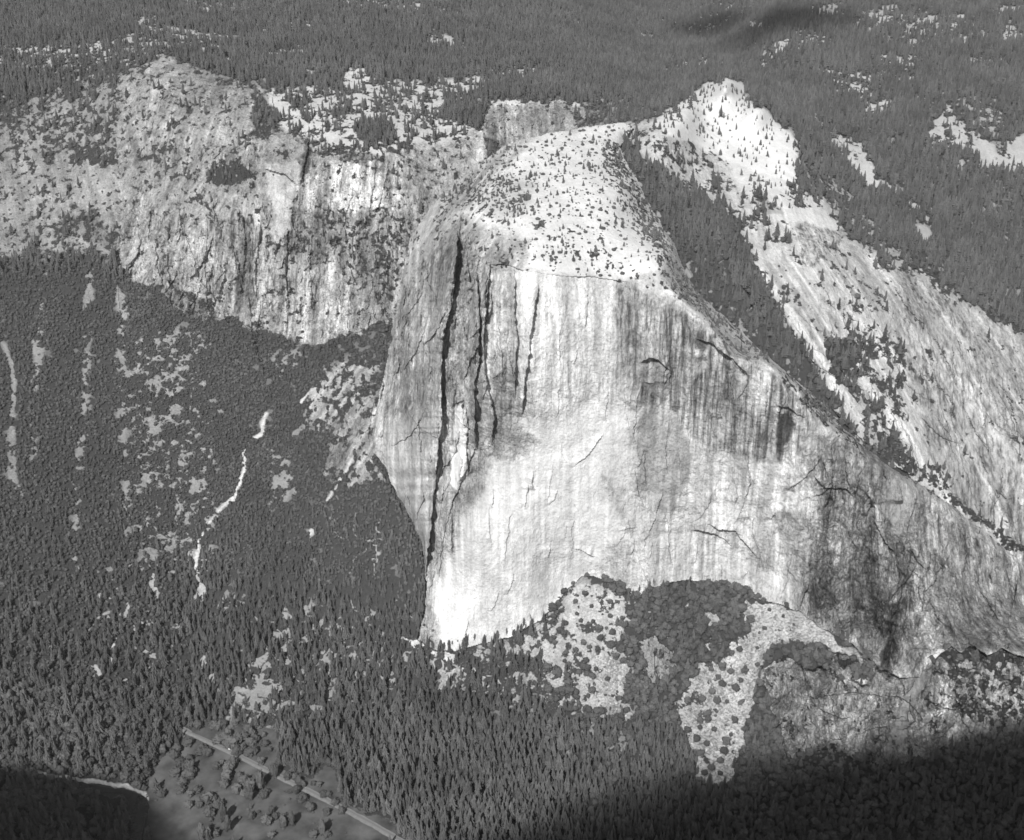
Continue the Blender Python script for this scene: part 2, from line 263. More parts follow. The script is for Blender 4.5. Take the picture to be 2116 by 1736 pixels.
 Pn([(760,860),(775,940),(800,1000),(790,1000),(715,1005),(740,930)],6,t=.5,d=.28,r=.8),
 Pn([(640,810),(680,760),(740,740),(790,760),(780,840),(720,860),(660,900),(620,890)],10,t=.48,d=.45,r=.8),
 Pn([(700,700),(790,665),(812,650),(800,740),(745,760),(700,740)],6,d=.85),
 Pn([(560,930),(600,940),(610,1010),(590,1050),(560,1050)],10,t=.42,d=.5),Pn([(600,890),(650,870),(640,890),(600,905)],4,t=.4,d=.3),
 Pn([(560,735),(620,720),(640,760),(580,775)],8,t=.4,d=.7),
 Pn([(640,1100),(655,1090),(652,1105),(640,1115)],3,t=.62,d=0),
 Pn([(770,860),(800,900),(806,960),(790,965),(768,935)],4,t=.4,d=.35),
 Pn([(775,875),(790,890),(784,945),(770,930)],4,d=.95),
 Pn([(690,1035),(740,1000),(800,998),(850,1060),(878,1140),(870,1320),(800,1300),(700,1150)],5,d=.985),
 Pn([(264,1248),(270,1262),(262,1268)],3,t=.6,d=.05),Ln([(236,1318),(230,1360)],8,3,t=.62,d=.1),Ln([(226,1345),(228,1366)],7,3,t=.62,d=.1),Ln([(200,1378),(208,1392)],7,3,t=.6,d=.1),Ln([(318,1185),(312,1215)],6,2,t=.55,d=.1),
 Ln([(320,1218),(322,1238)],6,2,t=.55,d=.1),Ln([(110,1335),(104,1350)],8,3,t=.5,d=.2),Ln([(64,1418),(80,1418)],8,3,t=.5,d=.2),Ln([(185,1300),(205,1272)],5,2,t=.5,d=.2),
 # foot of the great cliff
 Pn([(835,1325),(860,1318),(900,1350),(945,1348),(935,1372),(900,1365),(870,1345)],3,t=.6,d=.14,e=.5),
 Pn([(1080,1315),(1150,1250),(1205,1192),(1300,1230),(1320,1260),(1290,1330),(1290,1500),(1180,1440),(1100,1400)],12,t=.50,d=.42,e=.7),
 Pn([(1190,1205),(1300,1232),(1290,1280),(1270,1330),(1230,1290),(1150,1290)],10,t=.54,d=.10,e=.7),
 Pn([(1227,1356),(1274,1340),(1304,1385),(1294,1423),(1241,1433),(1217,1419)],8,t=.45,d=.06,e=1.1),
 Pn([(1241,1456),(1274,1443),(1308,1473),(1294,1503),(1254,1483)],8,t=.42,d=.15,e=1),
 Pn([(1050,1390),(1110,1395),(1105,1420),(1060,1415)],5,t=.46,d=.3,e=1),Ln([(955,1380),(925,1395),(918,1410),(905,1430)],7,3,t=.45,d=.2,e=1),
 Pn([(1292,1245),(1340,1228),(1385,1205),(1420,1198),(1480,1200),(1540,1225),(1600,1248),(1560,1262),(1540,1330),(1520,1360),(1480,1400),(1470,1440),(1400,1490),(1320,1440),(1302,1330)],5,d=.95,t=.5,r=.1,e=1),
 Pn([(1445,1268),(1475,1262),(1485,1285),(1465,1292)],4,t=.45,d=.05,e=1),
 Pn([(1318,1335),(1335,1325),(1361,1312),(1402,1362),(1395,1389),(1372,1403),(1341,1408),(1325,1366)],3,t=.44,d=.12,r=.9,e=.2),
 Pn([(1539,1248),(1607,1246),(1667,1272),(1724,1312),(1707,1329),(1623,1318),(1593,1342),(1573,1389),(1560,1443),(1549,1490),(1536,1540),(1523,1608),(1479,1630),(1439,1612),(1425,1540),(1405,1490),(1408,1440),(1450,1430),(1489,1370),(1523,1329),(1546,1305),(1533,1265)],7,t=.475,d=.035,e=1.2,r=.15),
 Pn([(1440,1380),(1500,1370),(1495,1480),(1410,1500),(1410,1440)],12,t=.46,d=.14,e=1.2),
 # lower right buttress
 Pn([(1573,1416),(1590,1385),(1650,1340),(1760,1350),(1862,1402),(1945,1350),(2400,1350),(2400,1600),(1900,1600),(1808,1590),(1623,1560),(1600,1500)],6,t=.545,d=.09,r=2.0,s=.3,e=.2),
 Pn([(1608,1342),(1640,1322),(1667,1311),(1707,1339),(1720,1362),(1707,1384),(1640,1372)],3,d=.985,r=.1),
 Pn([(1752,1406),(1781,1369),(1815,1370),(1808,1398),(1778,1421)],3,d=.985,r=.1),Pn([(1738,1369),(1771,1354),(1768,1371),(1741,1388)],3,d=.95),
 Ln([(1690,1412),(1670,1440),(1650,1478)],10,4,t=.72,d=.02),Ln([(1700,1428),(1740,1405),(1790,1412)],9,4,t=.66,d=.05),Ln([(1810,1425),(1770,1465),(1735,1500),(1720,1530)],8,4,t=.62,d=.03),Ln([(1600,1370),(1580,1390),(1577,1420)],8,3,t=.66,d=.03),
 Pn([(1889,1322),(1930,1322),(1912,1423),(1868,1524),(1834,1570),(1820,1560),(1852,1490),(1875,1406)],4,t=.42,d=.02,s=.5,r=.4),
 Pn([(1573,1400),(1593,1456),(1607,1490),(1610,1540),(1636,1560),(1610,1660),(1513,1650),(1516,1584),(1539,1524),(1553,1456)],3,d=.985,r=.1),
 Pn([(1949,1342),(1993,1330),(2116,1352),(2400,1350),(2400,1500),(2000,1500),(1960,1420)],8,t=.50,d=.5,r=1.4),
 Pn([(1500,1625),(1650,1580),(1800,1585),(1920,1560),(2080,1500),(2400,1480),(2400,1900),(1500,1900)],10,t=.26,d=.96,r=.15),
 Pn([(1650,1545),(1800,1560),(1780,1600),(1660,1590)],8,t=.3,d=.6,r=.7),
 Pn([(1935,1338),(2400,1338),(2400,1362),(2060,1372),(1960,1368)],5,d=.93),Pn([(1560,1262),(1600,1252),(1660,1275),(1730,1315),(1790,1365),(1740,1352),(1640,1310),(1570,1300)],5,t=.47,d=.05,e=1.1,r=.2),
 # meadow, river bank
 Pn([(393,1506),(353,1552),(319,1593),(292,1634),(309,1651),(300,1780),(260,1900),(900,1900),(860,1780),(800,1700),(711,1655),(689,1587),(640,1600),(571,1584),(568,1507),(551,1500),(520,1507),(504,1499),(480,1510),(470,1490),(437,1496),(403,1492)],3,t=.15,d=0,r=.0,e=0),
 Pn([(553,1506),(560,1497),(574,1510),(570,1535),(556,1530),(548,1518)],4,t=.22),Pn([(396,1492),(437,1490),(436,1500),(400,1500)],3,t=.26),Ln([(484,1468),(482,1500),(470,1520)],6,2,t=.3,d=0),
 Ln([(320,1591),(340,1562),(352,1548)],5,2,t=.22),Pn([(300,1600),(325,1590),(320,1625),(296,1636)],4,t=.22),
 Ln([(66,1592),(101,1601),(134,1604),(175,1611),(215,1617),(262,1622),(289,1634),(308,1650)],9,2,t=.62,d=0,e=.4),
 Pn([(200,1642),(255,1645),(258,1672),(205,1668)],3,t=.15,d=0),
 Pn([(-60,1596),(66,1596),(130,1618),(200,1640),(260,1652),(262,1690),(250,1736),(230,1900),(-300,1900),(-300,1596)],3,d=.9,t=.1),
 Pn([(200,1642),(255,1648),(256,1668),(205,1666)],3,t=.15,d=0),
]
 
OR_G=[Pn([(300,130),(550,180),(545,350),(300,350)],12,o=0,g=1.3),Pn([(0,200),(300,200),(300,520),(0,540)],20,o=26,g=1.0),Pn([(250,440),(330,430),(470,460),(470,660),(250,590)],14,o=-14,g=1.2),Pn([(270,360),(540,350),(540,450),(300,450)],14,o=-26,g=1.0),
 Pn([(470,420),(830,300),(850,620),(650,720),(470,660)],14,o=0,g=1.6),Pn([(1000,200),(1250,200),(1250,300),(1000,330)],6,o=0,g=1.6),Pn([(545,336),(612,336),(600,500),(565,480)],6,g=.4),
 Pn([(1330,230),(1660,290),(1700,440),(1500,340)],14,o=48,g=.5),Pn([(1500,400),(1750,440),(1760,600),(1600,560)],14,o=6,g=1.3),Pn([(1500,560),(1800,520),(2000,640),(2130,740),(2130,1200),(1980,1070),(1780,900)],16,o=26,g=1.9),
 Pn([(2050,850),(2200,850),(2200,1200),(2080,1100)],10,o=10,g=1.6),Pn([(1560,1340),(2200,1340),(2200,1620),(1560,1620)],10,o=-32,g=1.5),Pn([(1880,1322),(1930,1322),(1868,1524),(1810,1570)],6,o=-14,g=1.2),
 Pn([(640,720),(820,700),(800,1000),(640,1000)],12,o=-32,g=1.6)]
OR_K=[Pn([(780,500),(960,470),(1010,545),(1060,560),(1060,850),(900,1300),(760,1000)],10,o=-5,g=1.5),Pn([(1060,560),(1300,580),(1300,830),(1060,860)],12,o=-3,g=1.0),
 Pn([(900,1340),(1000,1000),(1100,850),(1330,840),(1330,1100),(1150,1290)],20,o=-14,g=.8),Pn([(1290,600),(1700,840),(1690,960),(1330,860)],16,o=0,g=1.7),Pn([(1330,940),(1680,950),(1660,1250),(1330,1220)],16,o=6,g=1.3),
 Pn([(1670,900),(2300,1250),(2300,1400),(1850,1410),(1660,1270)],14,o=-8,g=2.0),Pn([(1930,1100),(2200,1200),(2200,1350),(1930,1345)],12,o=0,g=1.6),
 Pn([(845,510),(960,365),(1060,292),(1100,330),(1000,400),(1000,470),(1090,520),(1090,560),(1010,550),(950,475)],8,o=-32,g=1.8),Pn([(1100,280),(1290,255),(1400,560),(1290,575),(1090,560),(1000,440)],14,o=26,g=.28),
 Pn([(1300,575),(1480,640),(1810,925),(1790,940),(1480,690)],6,o=48,g=1.4)]
VEINS=[('P',[(280,680),(420,680),(440,820),(430,1150),(300,1220),(270,1000)],30,.75),
 ('P',[(430,700),(640,740),(560,900),(440,1000)],40,.35),('P',[(690,1060),(790,1060),(790,1180),(690,1180)],20,.7),
 ('P',[(430,1230),(860,1240),(880,1340),(760,1480),(440,1500)],30,.55),('P',[(880,1340),(1200,1290),(1250,1500),(900,1480)],20,.6),
 ('P',[(150,1180),(440,1150),(460,1400),(200,1450)],30,.25),('P',[(470,1420),(570,1420),(560,1500),(480,1500)],14,1.0),('P',[(1300,1230),(1540,1240),(1480,1400),(1320,1380)],15,.35),
 ('P',[(1050,1480),(1300,1480),(1300,1580),(1050,1560)],30,.35)]
BASE_K=dict(t=.64,d=0,r=.8,s=.3,e=0)
OPS_K=[
 Pn([(780,520),(850,480),(950,470),(1010,545),(1060,560),(1060,850),(1000,1000),(890,1345),(740,1300),(740,600)],6,t=.57,r=1.15,s=.6),
 Pn([(845,560),(960,480),(1000,560),(985,830),(915,900),(912,680),(900,560)],8,t=.56,r=1.7,s=.6),
 Pn([(800,700),(900,700),(905,830),(800,860)],16,t=.57,s=.7),
 Pn([(780,880),(905,850),(893,1060),(885,1200),(860,1100),(790,1000)],34,t=.62,s=.3,r=.6),
 Pn([(1060,560),(1290,580),(1310,700),(1260,850),(1120,850),(1080,830)],8,t=.70,s=.3,r=.7),
 Pn([(1010,560),(1060,560),(1060,820),(1022,900),(1005,800)],5,t=.62,s=.5,r=1),
 Pn([(1000,1010),(1060,880),(1300,830),(1320,900),(1290,1000),(1300,1100),(1210,1190),(1120,1290),(1000,1335),(885,1345),(900,1200),(950,1080)],26,t=.725,s=.12,r=.38),
 Pn([(905,1230),(1000,1100),(1100,1050),(1200,1120),(1190,1180),(1100,1300),(900,1345)],30,t=.715,s=.10,r=.45),
 Pn([(945,840),(957,832),(963,900),(962,975),(945,1012),(930,1000),(935,900)],3,t=.78,s=.02,r=.3),
 Pn([(984,775),(1000,762),(1018,860),(1012,890),(985,930)],3,t=.48,s=.3,r=.8),
 Pn([(1020,860),(1070,860),(1110,920),(1060,960),(1020,950)],8,t=.60,r=.9),
 Pn([(860,1322),(885,1250),(905,1270),(905,1345),(865,1345)],8,t=.55,r=1.2,d=.12),
 # dark streaked band, diorite patches
 Pn([(1290,590),(1400,640),(1560,740),(1690,850),(1660,930),(1560,950),(1450,930),(1390,860),(1330,830),(1290,760),(1300,680)],12,t=.60,s=1.15,r=.9),
 Pn([(1310,690),(1400,650),(1500,720),(1560,790),(1540,850),(1420,850),(1340,830),(1320,760)],20,t=.53,s=1.1),
 Pn([(1270,590),(1330,600),(1320,700),(1270,800),(1262,700)],8,t=.6,s=1.1),
 Pn([(1330,745),(1370,740),(1385,770),(1370,820),(1330,810)],6,t=.48,s=.4),
 Pn([(1430,730),(1460,725),(1465,760),(1440,770)],5,t=.56,s=.1),
 Pn([(1605,860),(1630,850),(1640,880),(1618,930),(1611,972),(1606,940)],5,t=.26,s=.9),
 Pn([(1540,830),(1600,840),(1600,920),(1540,900)],8,t=.50,s=1.4),
 Pn([(1330,835),(1370,830),(1400,860),(1432,930),(1415,1010),(1395,1060),(1350,1055),(1310,1020),(1318,950),(1300,880)],5,t=.50,s=.1,r=.7),
 Pn([(1300,855),(1330,840),(1315,930),(1290,990),(1275,960)],6,t=.72,s=.1),
 Pn([(1245,985),(1290,1000),(1330,1060),(1420,1120),(1440,1150),(1360,1140),(1290,1100)],10,t=.60,s=.15,r=.7),
 Pn([(1430,940),(1560,950),(1640,960),(1660,1040),(1600,1110),(1480,1090),(1430,1040)],10,t=.68,s=.35,r=.7),
 Pn([(1618,1022),(1650,1015),(1685,1022),(1688,1050),(1650,1060),(1618,1040)],3,t=.72,s=.1),
 Pn([(1340,1110),(1450,1100),(1560,1170),(1620,1200),(1640,1240),(1480,1202),(1340,1225)],8,t=.70,s=.4,r=.6),
 Pn([(1590,1060),(1660,1050),(1700,1120),(1680,1200),(1620,1150)],8,t=.56,s=.2,r=1),
 # broken right hand wall
 Pn([(1680,940),(1740,905),(1850,975),(1990,1075),(2130,1170),(2400,1350),(2130,1345),(1945,1345),(1860,1402),(1700,1300),(1660,1200),(1690,1080)],34,t=.57,s=.6,r=1.9),
 Pn([(1700,910),(1760,905),(1850,970),(1820,1010),(1760,1000),(1700,960)],14,t=.52,s=.6,r=1.3),
 Pn([(1700,1170),(1790,1140),(1835,1200),(1856,1300),(1836,1395),(1780,1350),(1676,1275),(1670,1225)],20,t=.42,s=.4,r=2.6),
 Pn([(1835,985),(1880,990),(1900,1030),(1880,1100),(1840,1110),(1822,1050)],8,t=.54,s=.2,r=.8),
 Pn([(1785,985),(1800,1000),(1822,1060),(1830,1140),(1818,1150),(1806,1060)],3,t=.6,s=.1,r=1),
 Pn([(1770,1300),(1800,1280),(1830,1330),(1825,1390),(1770,1350),(1740,1325)],5,t=.54,s=.2,r=1.8),
 Pn([(1900,1060),(2130,1200),(2130,1345),(1950,1345),(1935,1200)],18,t=.53,s=.8,r=1.2),
 Pn([(1840,1250),(1870,1240),(1860,1330),(1835,1390),(1820,1380)],4,t=.28,s=.4,r=2.2),
 Pn([(1870,1120),(1920,1150),(1925,1340),(1885,1390),(1860,1330)],14,t=.52,s=.7,r=1.6),
 # summit dome
 Pn([(845,500),(960,365),(1060,292),(1080,290),(1100,330),(1010,385),(960,440),(990,470),(1080,500),(1090,560),(1010,550),(950,475),(860,540),(832,600)],10,t=.56,s=.35,r=.7,d=.1),
 Pn([(1000,395),(1070,320),(1110,280),(1290,250),(1312,262),(1290,310),(1350,440),(1420,560),(1450,612),(1600,742),(1390,612),(1300,582),(1150,570),(1085,560),(1090,500),(1040,470),(985,460),(960,440)],9,t=.70,s=.0,r=.25,d=.03),
 Pn([(1090,470),(1150,450),(1300,540),(1290,575),(1120,560)],14,t=.68,d=.12),
 Pn([(970,400),(1050,360),(1110,380),(1080,440),(1000,450)],12,t=.6,d=.22),
 Pn([(1240,290),(1280,300),(1330,400),(1380,500),(1430,600),(1370,560),(1300,440),(1250,340)],10,t=.68,d=.34),
 Pn([(1300,580),(1390,605),(1500,680),(1610,760),(1700,850),(1800,935),(1950,1045),(1950,1020),(1800,910),(1700,825),(1580,725),(1480,640),(1400,545)],6,t=.60,d=.2,s=.2,r=.5),
 Pn([(1580,730),(1640,780),(1790,925),(1740,905),(1640,820)],5,t=.58,d=.36),
]
# breaks in the rock: kind, line, offset in metres, reach.  V: left side stands proud, W: right side, H: upper side, G: a groove
CUTS_K=[
 ('V',[(944,478),(946,515),(942,545),(936,585)],48,34),('V',[(966,540),(969,565),(972,580)],32,12),('V',[(1008,560),(1003,600),(1001,640)],20,10),('W',[(925,560),(918,640),(905,720)],14,14),
 ('V',[(950,470),(946,500),(942,573),(934,624),(926,661),(918,684),(914,725),(913,762),(913,809),(914,862),(906,919),(902,977),(894,1044),(891,1094),(882,1151),(875,1240)],48,70),
 ('V',[(962,480),(966,530),(962,580)],10,14),
 ('V',[(985,560),(990,641),(989,748),(982,792),(980,842),(984,923)],34,40),
 ('V',[(1014,545),(1010,573),(1004,641),(999,708),(1001,762),(1009,809),(1019,842),(1022,869),(1017,915)],28,16),
 ('V',[(986,915),(964,973),(938,1030),(922,1084),(912,1145),(905,1210)],9,25),
 ('V',[(1064,565),(1064,617),(1064,661),(1070,700),(1066,731),(1064,795),(1066,819)],24,18),
 ('V',[(1114,590),(1103,651),(1096,684),(1095,725),(1086,782),(1080,852)],22,16),
 ('V',[(962,835),(966,880),(964,940),(968,980)],12,12),
 ('H',[(935,838),(950,830),(960,826)],8,8),
 ('V',[(1216,600),(1213,640),(1209,680)],6,12),('V',[(870,640),(872,700),(884,750),(903,772)],9,14),('V',[(846,590),(842,700),(852,760)],7,12),
 ('V',[(803,690),(795,760),(786,830)],12,30),('V',[(893,1095),(884,1190),(876,1290)],7,12),('V',[(826,640),(815,740),(812,790)],6,10),
 ('H',[(1326,748),(1342,739),(1362,744),(1384,768)],17,28),('V',[(1382,768),(1372,800)],8,10),
 ('H',[(1440,699),(1472,710),(1492,727),(1516,744),(1548,776)],15,30),('H',[(1484,720),(1510,745),(1540,775)],9,14),
 ('H',[(1604,838),(1633,845),(1662,864)],10,16),('V',[(1543,935),(1549,977),(1548,1010),(1540,1036)],8,12),
 ('H',[(1684,985),(1704,1009),(1748,1010),(1763,1026)],13,22),
 ('H',[(1432,1095),(1466,1100),(1496,1113),(1508,1126)],14,22),('H',[(1465,1084),(1484,1094),(1518,1097),(1540,1124),(1566,1154)],14,22),
 ('H',[(1190,1133),(1207,1140),(1226,1152)],10,16),('H',[(1279,1096),(1312,1089)],5,10),('H',[(1070,817),(1078,826)],6,6),
 ('V',[(1800,985),(1812,1037),(1826,1097),(1842,1150),(1846,1200)],16,14),('V',[(1870,992),(1889,1017),(1908,1046)],8,20),
 ('V',[(1740,1010),(1746,1080),(1768,1140)],10,14),('V',[(1700,1010),(1712,1060),(1708,1120)],9,14),
 ('V',[(1850,1150),(1862,1220),(1852,1290),(1840,1340),(1832,1390)],30,26),('V',[(1876,1230),(1868,1300),(1850,1380)],18,14),
 ('V',[(1786,1200),(1774,1240),(1760,1290)],10,14),('V',[(1914,1180),(1906,1250),(1898,1300)],13,16),('V',[(1700,1060),(1705,1110),(1716,1150)],9,12),
 ('V',[(1970,1250),(1974,1330)],9,12),('H',[(1330,790),(1350,795)],4,8),('H',[(1745,905),(1760,912),(1790,950)],8,14),
 ('H',[(1395,612),(1450,640),(1500,680)],5,10),('H',[(1092,560),(1160,570),(1230,572),(1290,582)],6,8),('G',[(955,425),(950,445),(947,470)],14,5),
 ('H',[(1010,548),(1040,545),(1085,560)],9,10),
]
CUTS_B=[
 ('V',[(640,284),(632,330),(621,380)],26,30),('H',[(549,349),(566,352),(590,362),(608,378)],18,24),('V',[(563,200),(568,240),(572,264)],22,16),
 ('V',[(148,378),(140,395),(136,405)],16,16),('V',[(127,430),(130,450)],12,12),('H',[(875,345),(888,355)],14,12),('V',[(312,140),(306,240),(296,320)],30,-60),
 ('V',[(500,440),(508,500),(504,560)],12,20),('V',[(595,470),(590,560),(596,640)],14,24),('V',[(540,470),(528,560),(532,630)],10,20),('V',[(700,560),(705,640)],8,16),
 ('V',[(645,480),(640,560),(650,640)],10,20),('V',[(430,470),(424,540),(430,640)],9,20),('V',[(350,460),(345,520),(352,600)],8,20),
 ('V',[(1354,1352),(1352,1375),(1356,1398)],9,14),('V',[(1578,1375),(1582,1400),(1590,1420)],14,12),('V',[(1745,1495),(1738,1530)],10,14),('V',[(1945,1420),(1950,1470),(1930,1530)],16,18),
 ('H',[(1700,1440),(1760,1430),(1830,1440)],9,12),('V',[(1820,1440),(1800,1480),(1780,1530)],10,16),('H',[(1040,300),(1010,290)],6,8),('V',[(1985,770),(1992,815)],8,10),
 ('V',[(1905,640),(1950,800),(1990,960),(2020,1050)],5,12),('V',[(1960,640),(2010,800),(2050,960)],5,12),('H',[(1925,785),(1960,820),(1975,870)],6,9),
]
def cut(u,v,kind,pts,h,L):
    p=np.array(pts,float)
    m=abs(L)*6+20
    o=np.zeros(u.shape)
    sel=(u>p[:,0].min()-m)&(u<p[:,0].max()+m)&(v>p[:,1].min()-m)&(v<p[:,1].max()+m)
    if not sel.any(): return o
    U=u[sel]+fbm(u[sel]/9,v[sel]/9,1,3,201)*3.2; V=v[sel]+fbm(u[sel]/9,v[sel]/9,5,3,203)*2.6
    if kind=='G': o[sel]=h*np.exp(-(ldist(U,V,pts)/L)**2); return o
    if kind in 'VW':
        q=p[np.argsort(p[:,1])]; dx=U-np.interp(V,q[:,1],q[:,0]); a,b,c=q[0,1],q[-1,1],V
    else:
        q=p[np.argsort(p[:,0])]; dx=V-np.interp(U,q[:,0],q[:,1]); a,b,c=q[0,0],q[-1,0],U
    if kind=='W' or L<0: dx=-dx
    f=np.clip((c-a)/(.12*(b-a)+4)+.3,0,1)*np.clip((b-c)/(.12*(b-a)+4)+.3,0,1)
    f=f*(1+.75*fbm(c/23,c*0+a/7,c*0,3,211))
    o[sel]=np.where(dx<0,-h*np.exp(np.clip(dx,-999,0)/abs(L)),0)*f*(1-sst(np.abs(dx),abs(L)*3,abs(L)*6))
    return o

rc_=random.Random(17)
def joints(out,n,poly,lens,ang,kinds,hs,wig=.5):
    p=np.array(poly,float); c=0; tries=0
    while c<n and tries<n*30:
        tries+=1
        u=rc_.uniform(p[:,0].min(),p[:,0].max()); v=rc_.uniform(p[:,1].min(),p[:,1].max())
        if sdf(np.array([u]),np.array([v]),poly)[0]<0: continue
        L=rc_.uniform(*lens)*rc_.random()**.6+8; k=rc_.choice(kinds)
        a=math.radians(rc_.gauss(*ang) if k in 'VW' else rc_.gauss(20,25)); pts=[(u,v)]
        cu_=rc_.gauss(0,wig)/L
        for q in range(5):
            a+=cu_*L/5
            du,dv=(math.sin(a),math.cos(a)) if k in 'VW' else (math.cos(a),math.sin(a))
            pts.append((pts[-1][0]+du*L/5+rc_.gauss(0,L*.018),pts[-1][1]+dv*L/5+rc_.gauss(0,L*.018)))
        if k in 'VW' and any(b[1]<=a_[1] for a_,b in zip(pts,pts[1:])): continue
        if k=='H' and any(b[0]<=a_[0] for a_,b in zip(pts,pts[1:])): continue
        h=rc_.uniform(*hs); out.append((k,pts,h,rc_.uniform(6,18))); c+=1
joints(CUTS_K,70,[(800,560),(960,490),(1060,580),(1060,850),(960,1000),(900,1200),(800,980)],(30,150),(-3,4),'VVVW',(4,12))
joints(CUTS_K,34,[(1060,580),(1300,590),(1320,1180),(1120,1280),(900,1330),(960,1000)],(20,110),(-4,10),'V',(2.5,6),.4)
joints(CUTS_K,60,[(1300,600),(1420,640),(1700,840),(1690,1280),(1480,1190),(1300,1200)],(20,120),(2,8),'VVVW',(3,8),.4)
joints(CUTS_K,120,[(1680,900),(1760,920),(2110,1180),(2110,1340),(1860,1400),(1660,1270)],(25,130),(-2,10),'VVVW',(6,20),.5)
joints(CUTS_B,110,[(250,440),(500,380),(830,330),(840,500),(790,650),(650,710),(470,650),(330,590)],(25,120),(0,7),'VVVW',(5,13))
joints(CUTS_B,40,[(300,150),(530,190),(520,350),(300,340)],(15,60),(0,12),'VWH',(3,8))
joints(CUTS_B,24,[(1005,215),(1230,230),(1230,280),(1020,300)],(15,50),(0,6),'VW',(5,12))
joints(CUTS_B,110,[(1500,560),(1800,560),(2000,640),(2110,740),(2110,1120),(1980,1040),(1780,880)],(40,180),(20,8),'VVW',(3,9),.6)
joints(CUTS_B,70,[(1590,1390),(1850,1400),(2000,1360),(2110,1420),(2000,1520),(1640,1540)],(20,90),(-25,18),'VVHW',(6,16),1.2)

# ------------------------------------------------------------------ terrain grids
def grid(u0,u1,v0,v1,st):
    us=np.arange(u0,u1+st,st); vs=np.arange(v0,v1+st,st)
    return np.meshgrid(us,vs)
def mesh_from(name,X,Yy,Zz,keep,attrs,mat,skirt=None,smooth=False):
    h,w=X.shape; idx=np.arange(h*w).reshape(h,w)
    fk=keep[:-1,:-1]&keep[1:,:-1]&keep[:-1,1:]&keep[1:,1:]
    q=np.stack([idx[:-1,:-1][fk],idx[1:,:-1][fk],idx[1:,1:][fk],idx[:-1,1:][fk]],1)
    P3=np.stack([X.ravel(),Yy.ravel(),Zz.ravel()],1)
    at={k:a.ravel() for k,a in attrs.items()}
    if skirt is not None:
        e=np.concatenate([q[:,[0,1]],q[:,[1,2]],q[:,[2,3]],q[:,[3,0]]])
        key=np.sort(e,1); kk=key[:,0].astype(np.int64)*(h*w)+key[:,1]
        un,first,cnt=np.unique(kk,return_index=True,return_counts=True)
        be=e[first[cnt==1]]
        bv=np.unique(be); 
        rows,cols=np.divmod(bv,w)
        SU,SV=skirt
        mp=-np.ones(h*w,int)
        prev=bv
        U0=SU.ravel()[bv];V0=SV.ravel()[bv]; y0=P3[bv,1]
        # direction towards the inside of the body
        cu,cv=attrs['_cu'].ravel()[bv],attrs['_cv'].ravel()[bv]
        for step,(dy,inn) in enumerate(((25,2.5),(90,9),(260,22))):
            x_,y_,z_=pos(U0+cu*inn,V0+cv*inn,y0+dy)
            n0=len(P3); P3=np.concatenate([P3,np.stack([x_,y_,z_],1)])
            for k in at: at[k]=np.concatenate([at[k],at[k][bv]])
            new=np.arange(n0,n0+len(bv)); m1=np.zeros(h*w,int); m1[bv]=new
            if step==0: m0=np.zeros(h*w,int); m0[bv]=bv
            q=np.concatenate([q,np.stack([m0[be[:,1]],m0[be[:,0]],m1[be[:,0]],m1[be[:,1]]],1)])
            m0=m1
    used=np.unique(q); re=np.zeros(len(P3),np.int64); re[used]=np.arange(len(used)); q=re[q]; P3=P3[used]
    me=bpy.data.meshes.new(name)
    me.vertices.add(len(P3)); me.vertices.foreach_set('co',P3.astype(np.float32).ravel())
    me.loops.add(len(q)*4); me.loops.foreach_set('vertex_index',q.astype(np.int32).ravel())
    me.polygons.add(len(q)); me.polygons.foreach_set('loop_start',np.arange(0,len(q)*4,4,dtype=np.int32))
    me.polygons.foreach_set('use_smooth',np.full(len(q),smooth))
    for k,a in at.items():
        if k[0]=='_': continue
        A=me.attributes.new(k,'FLOAT','POINT'); A.data.foreach_set('value',a[used].astype(np.float32))
    me.update(calc_edges=True); me.materials.append(mat)
    o=bpy.data.objects.new(name,me); col.objects.link(o); return o

# ------------------------------------------------------------------ materials (a black-and-white scene: every colour is a grey)
def nt(name):
    m=bpy.data.materials.new(name); m.use_nodes=True; t=m.node_tree
    b=t.nodes['Principled BSDF']; b.inputs['Roughness'].default_value=.9; b.inputs['Specular IOR Level'].default_value=.15
    return m,t,b
def nd(t,k,**kw):
    n=t.nodes.new(k)
    for a,v in kw.items():
        if a[0]=='i' and a[1:].isdigit(): n.inputs[int(a[1:])].default_value=v
        else: setattr(n,a,v)
    return n
def mth(t,op,a,b=None,c=None):
    n=t.nodes.new('ShaderNodeMath'); n.operation=op
    for i,x in enumerate((a,b,c)):
        if x is None: continue
        if isinstance(x,(int,float)): n.inputs[i].default_value=x
        else: t.links.new(x,n.inputs[i])
    return n.outputs[0]
def ntex(t,vec,scale,detail=4,rough=.55,dist=0):
    n=nd(t,'ShaderNodeTexNoise'); n.inputs['Scale'].default_value=scale; n.inputs['Detail'].default_value=detail; n.inputs['Roughness'].default_value=rough; n.inputs['Distortion'].default_value=dist
    t.links.new(vec,n.inputs['Vector']); return n.outputs['Fac']
def mp(t,vec,s,rot=(0,0,0)):
    n=nd(t,'ShaderNodeMapping'); n.inputs['Scale'].default_value=s; n.inputs['Rotation'].default_value=rot; t.links.new(vec,n.inputs['Vector']); return n.outputs[0]
VEG=.05
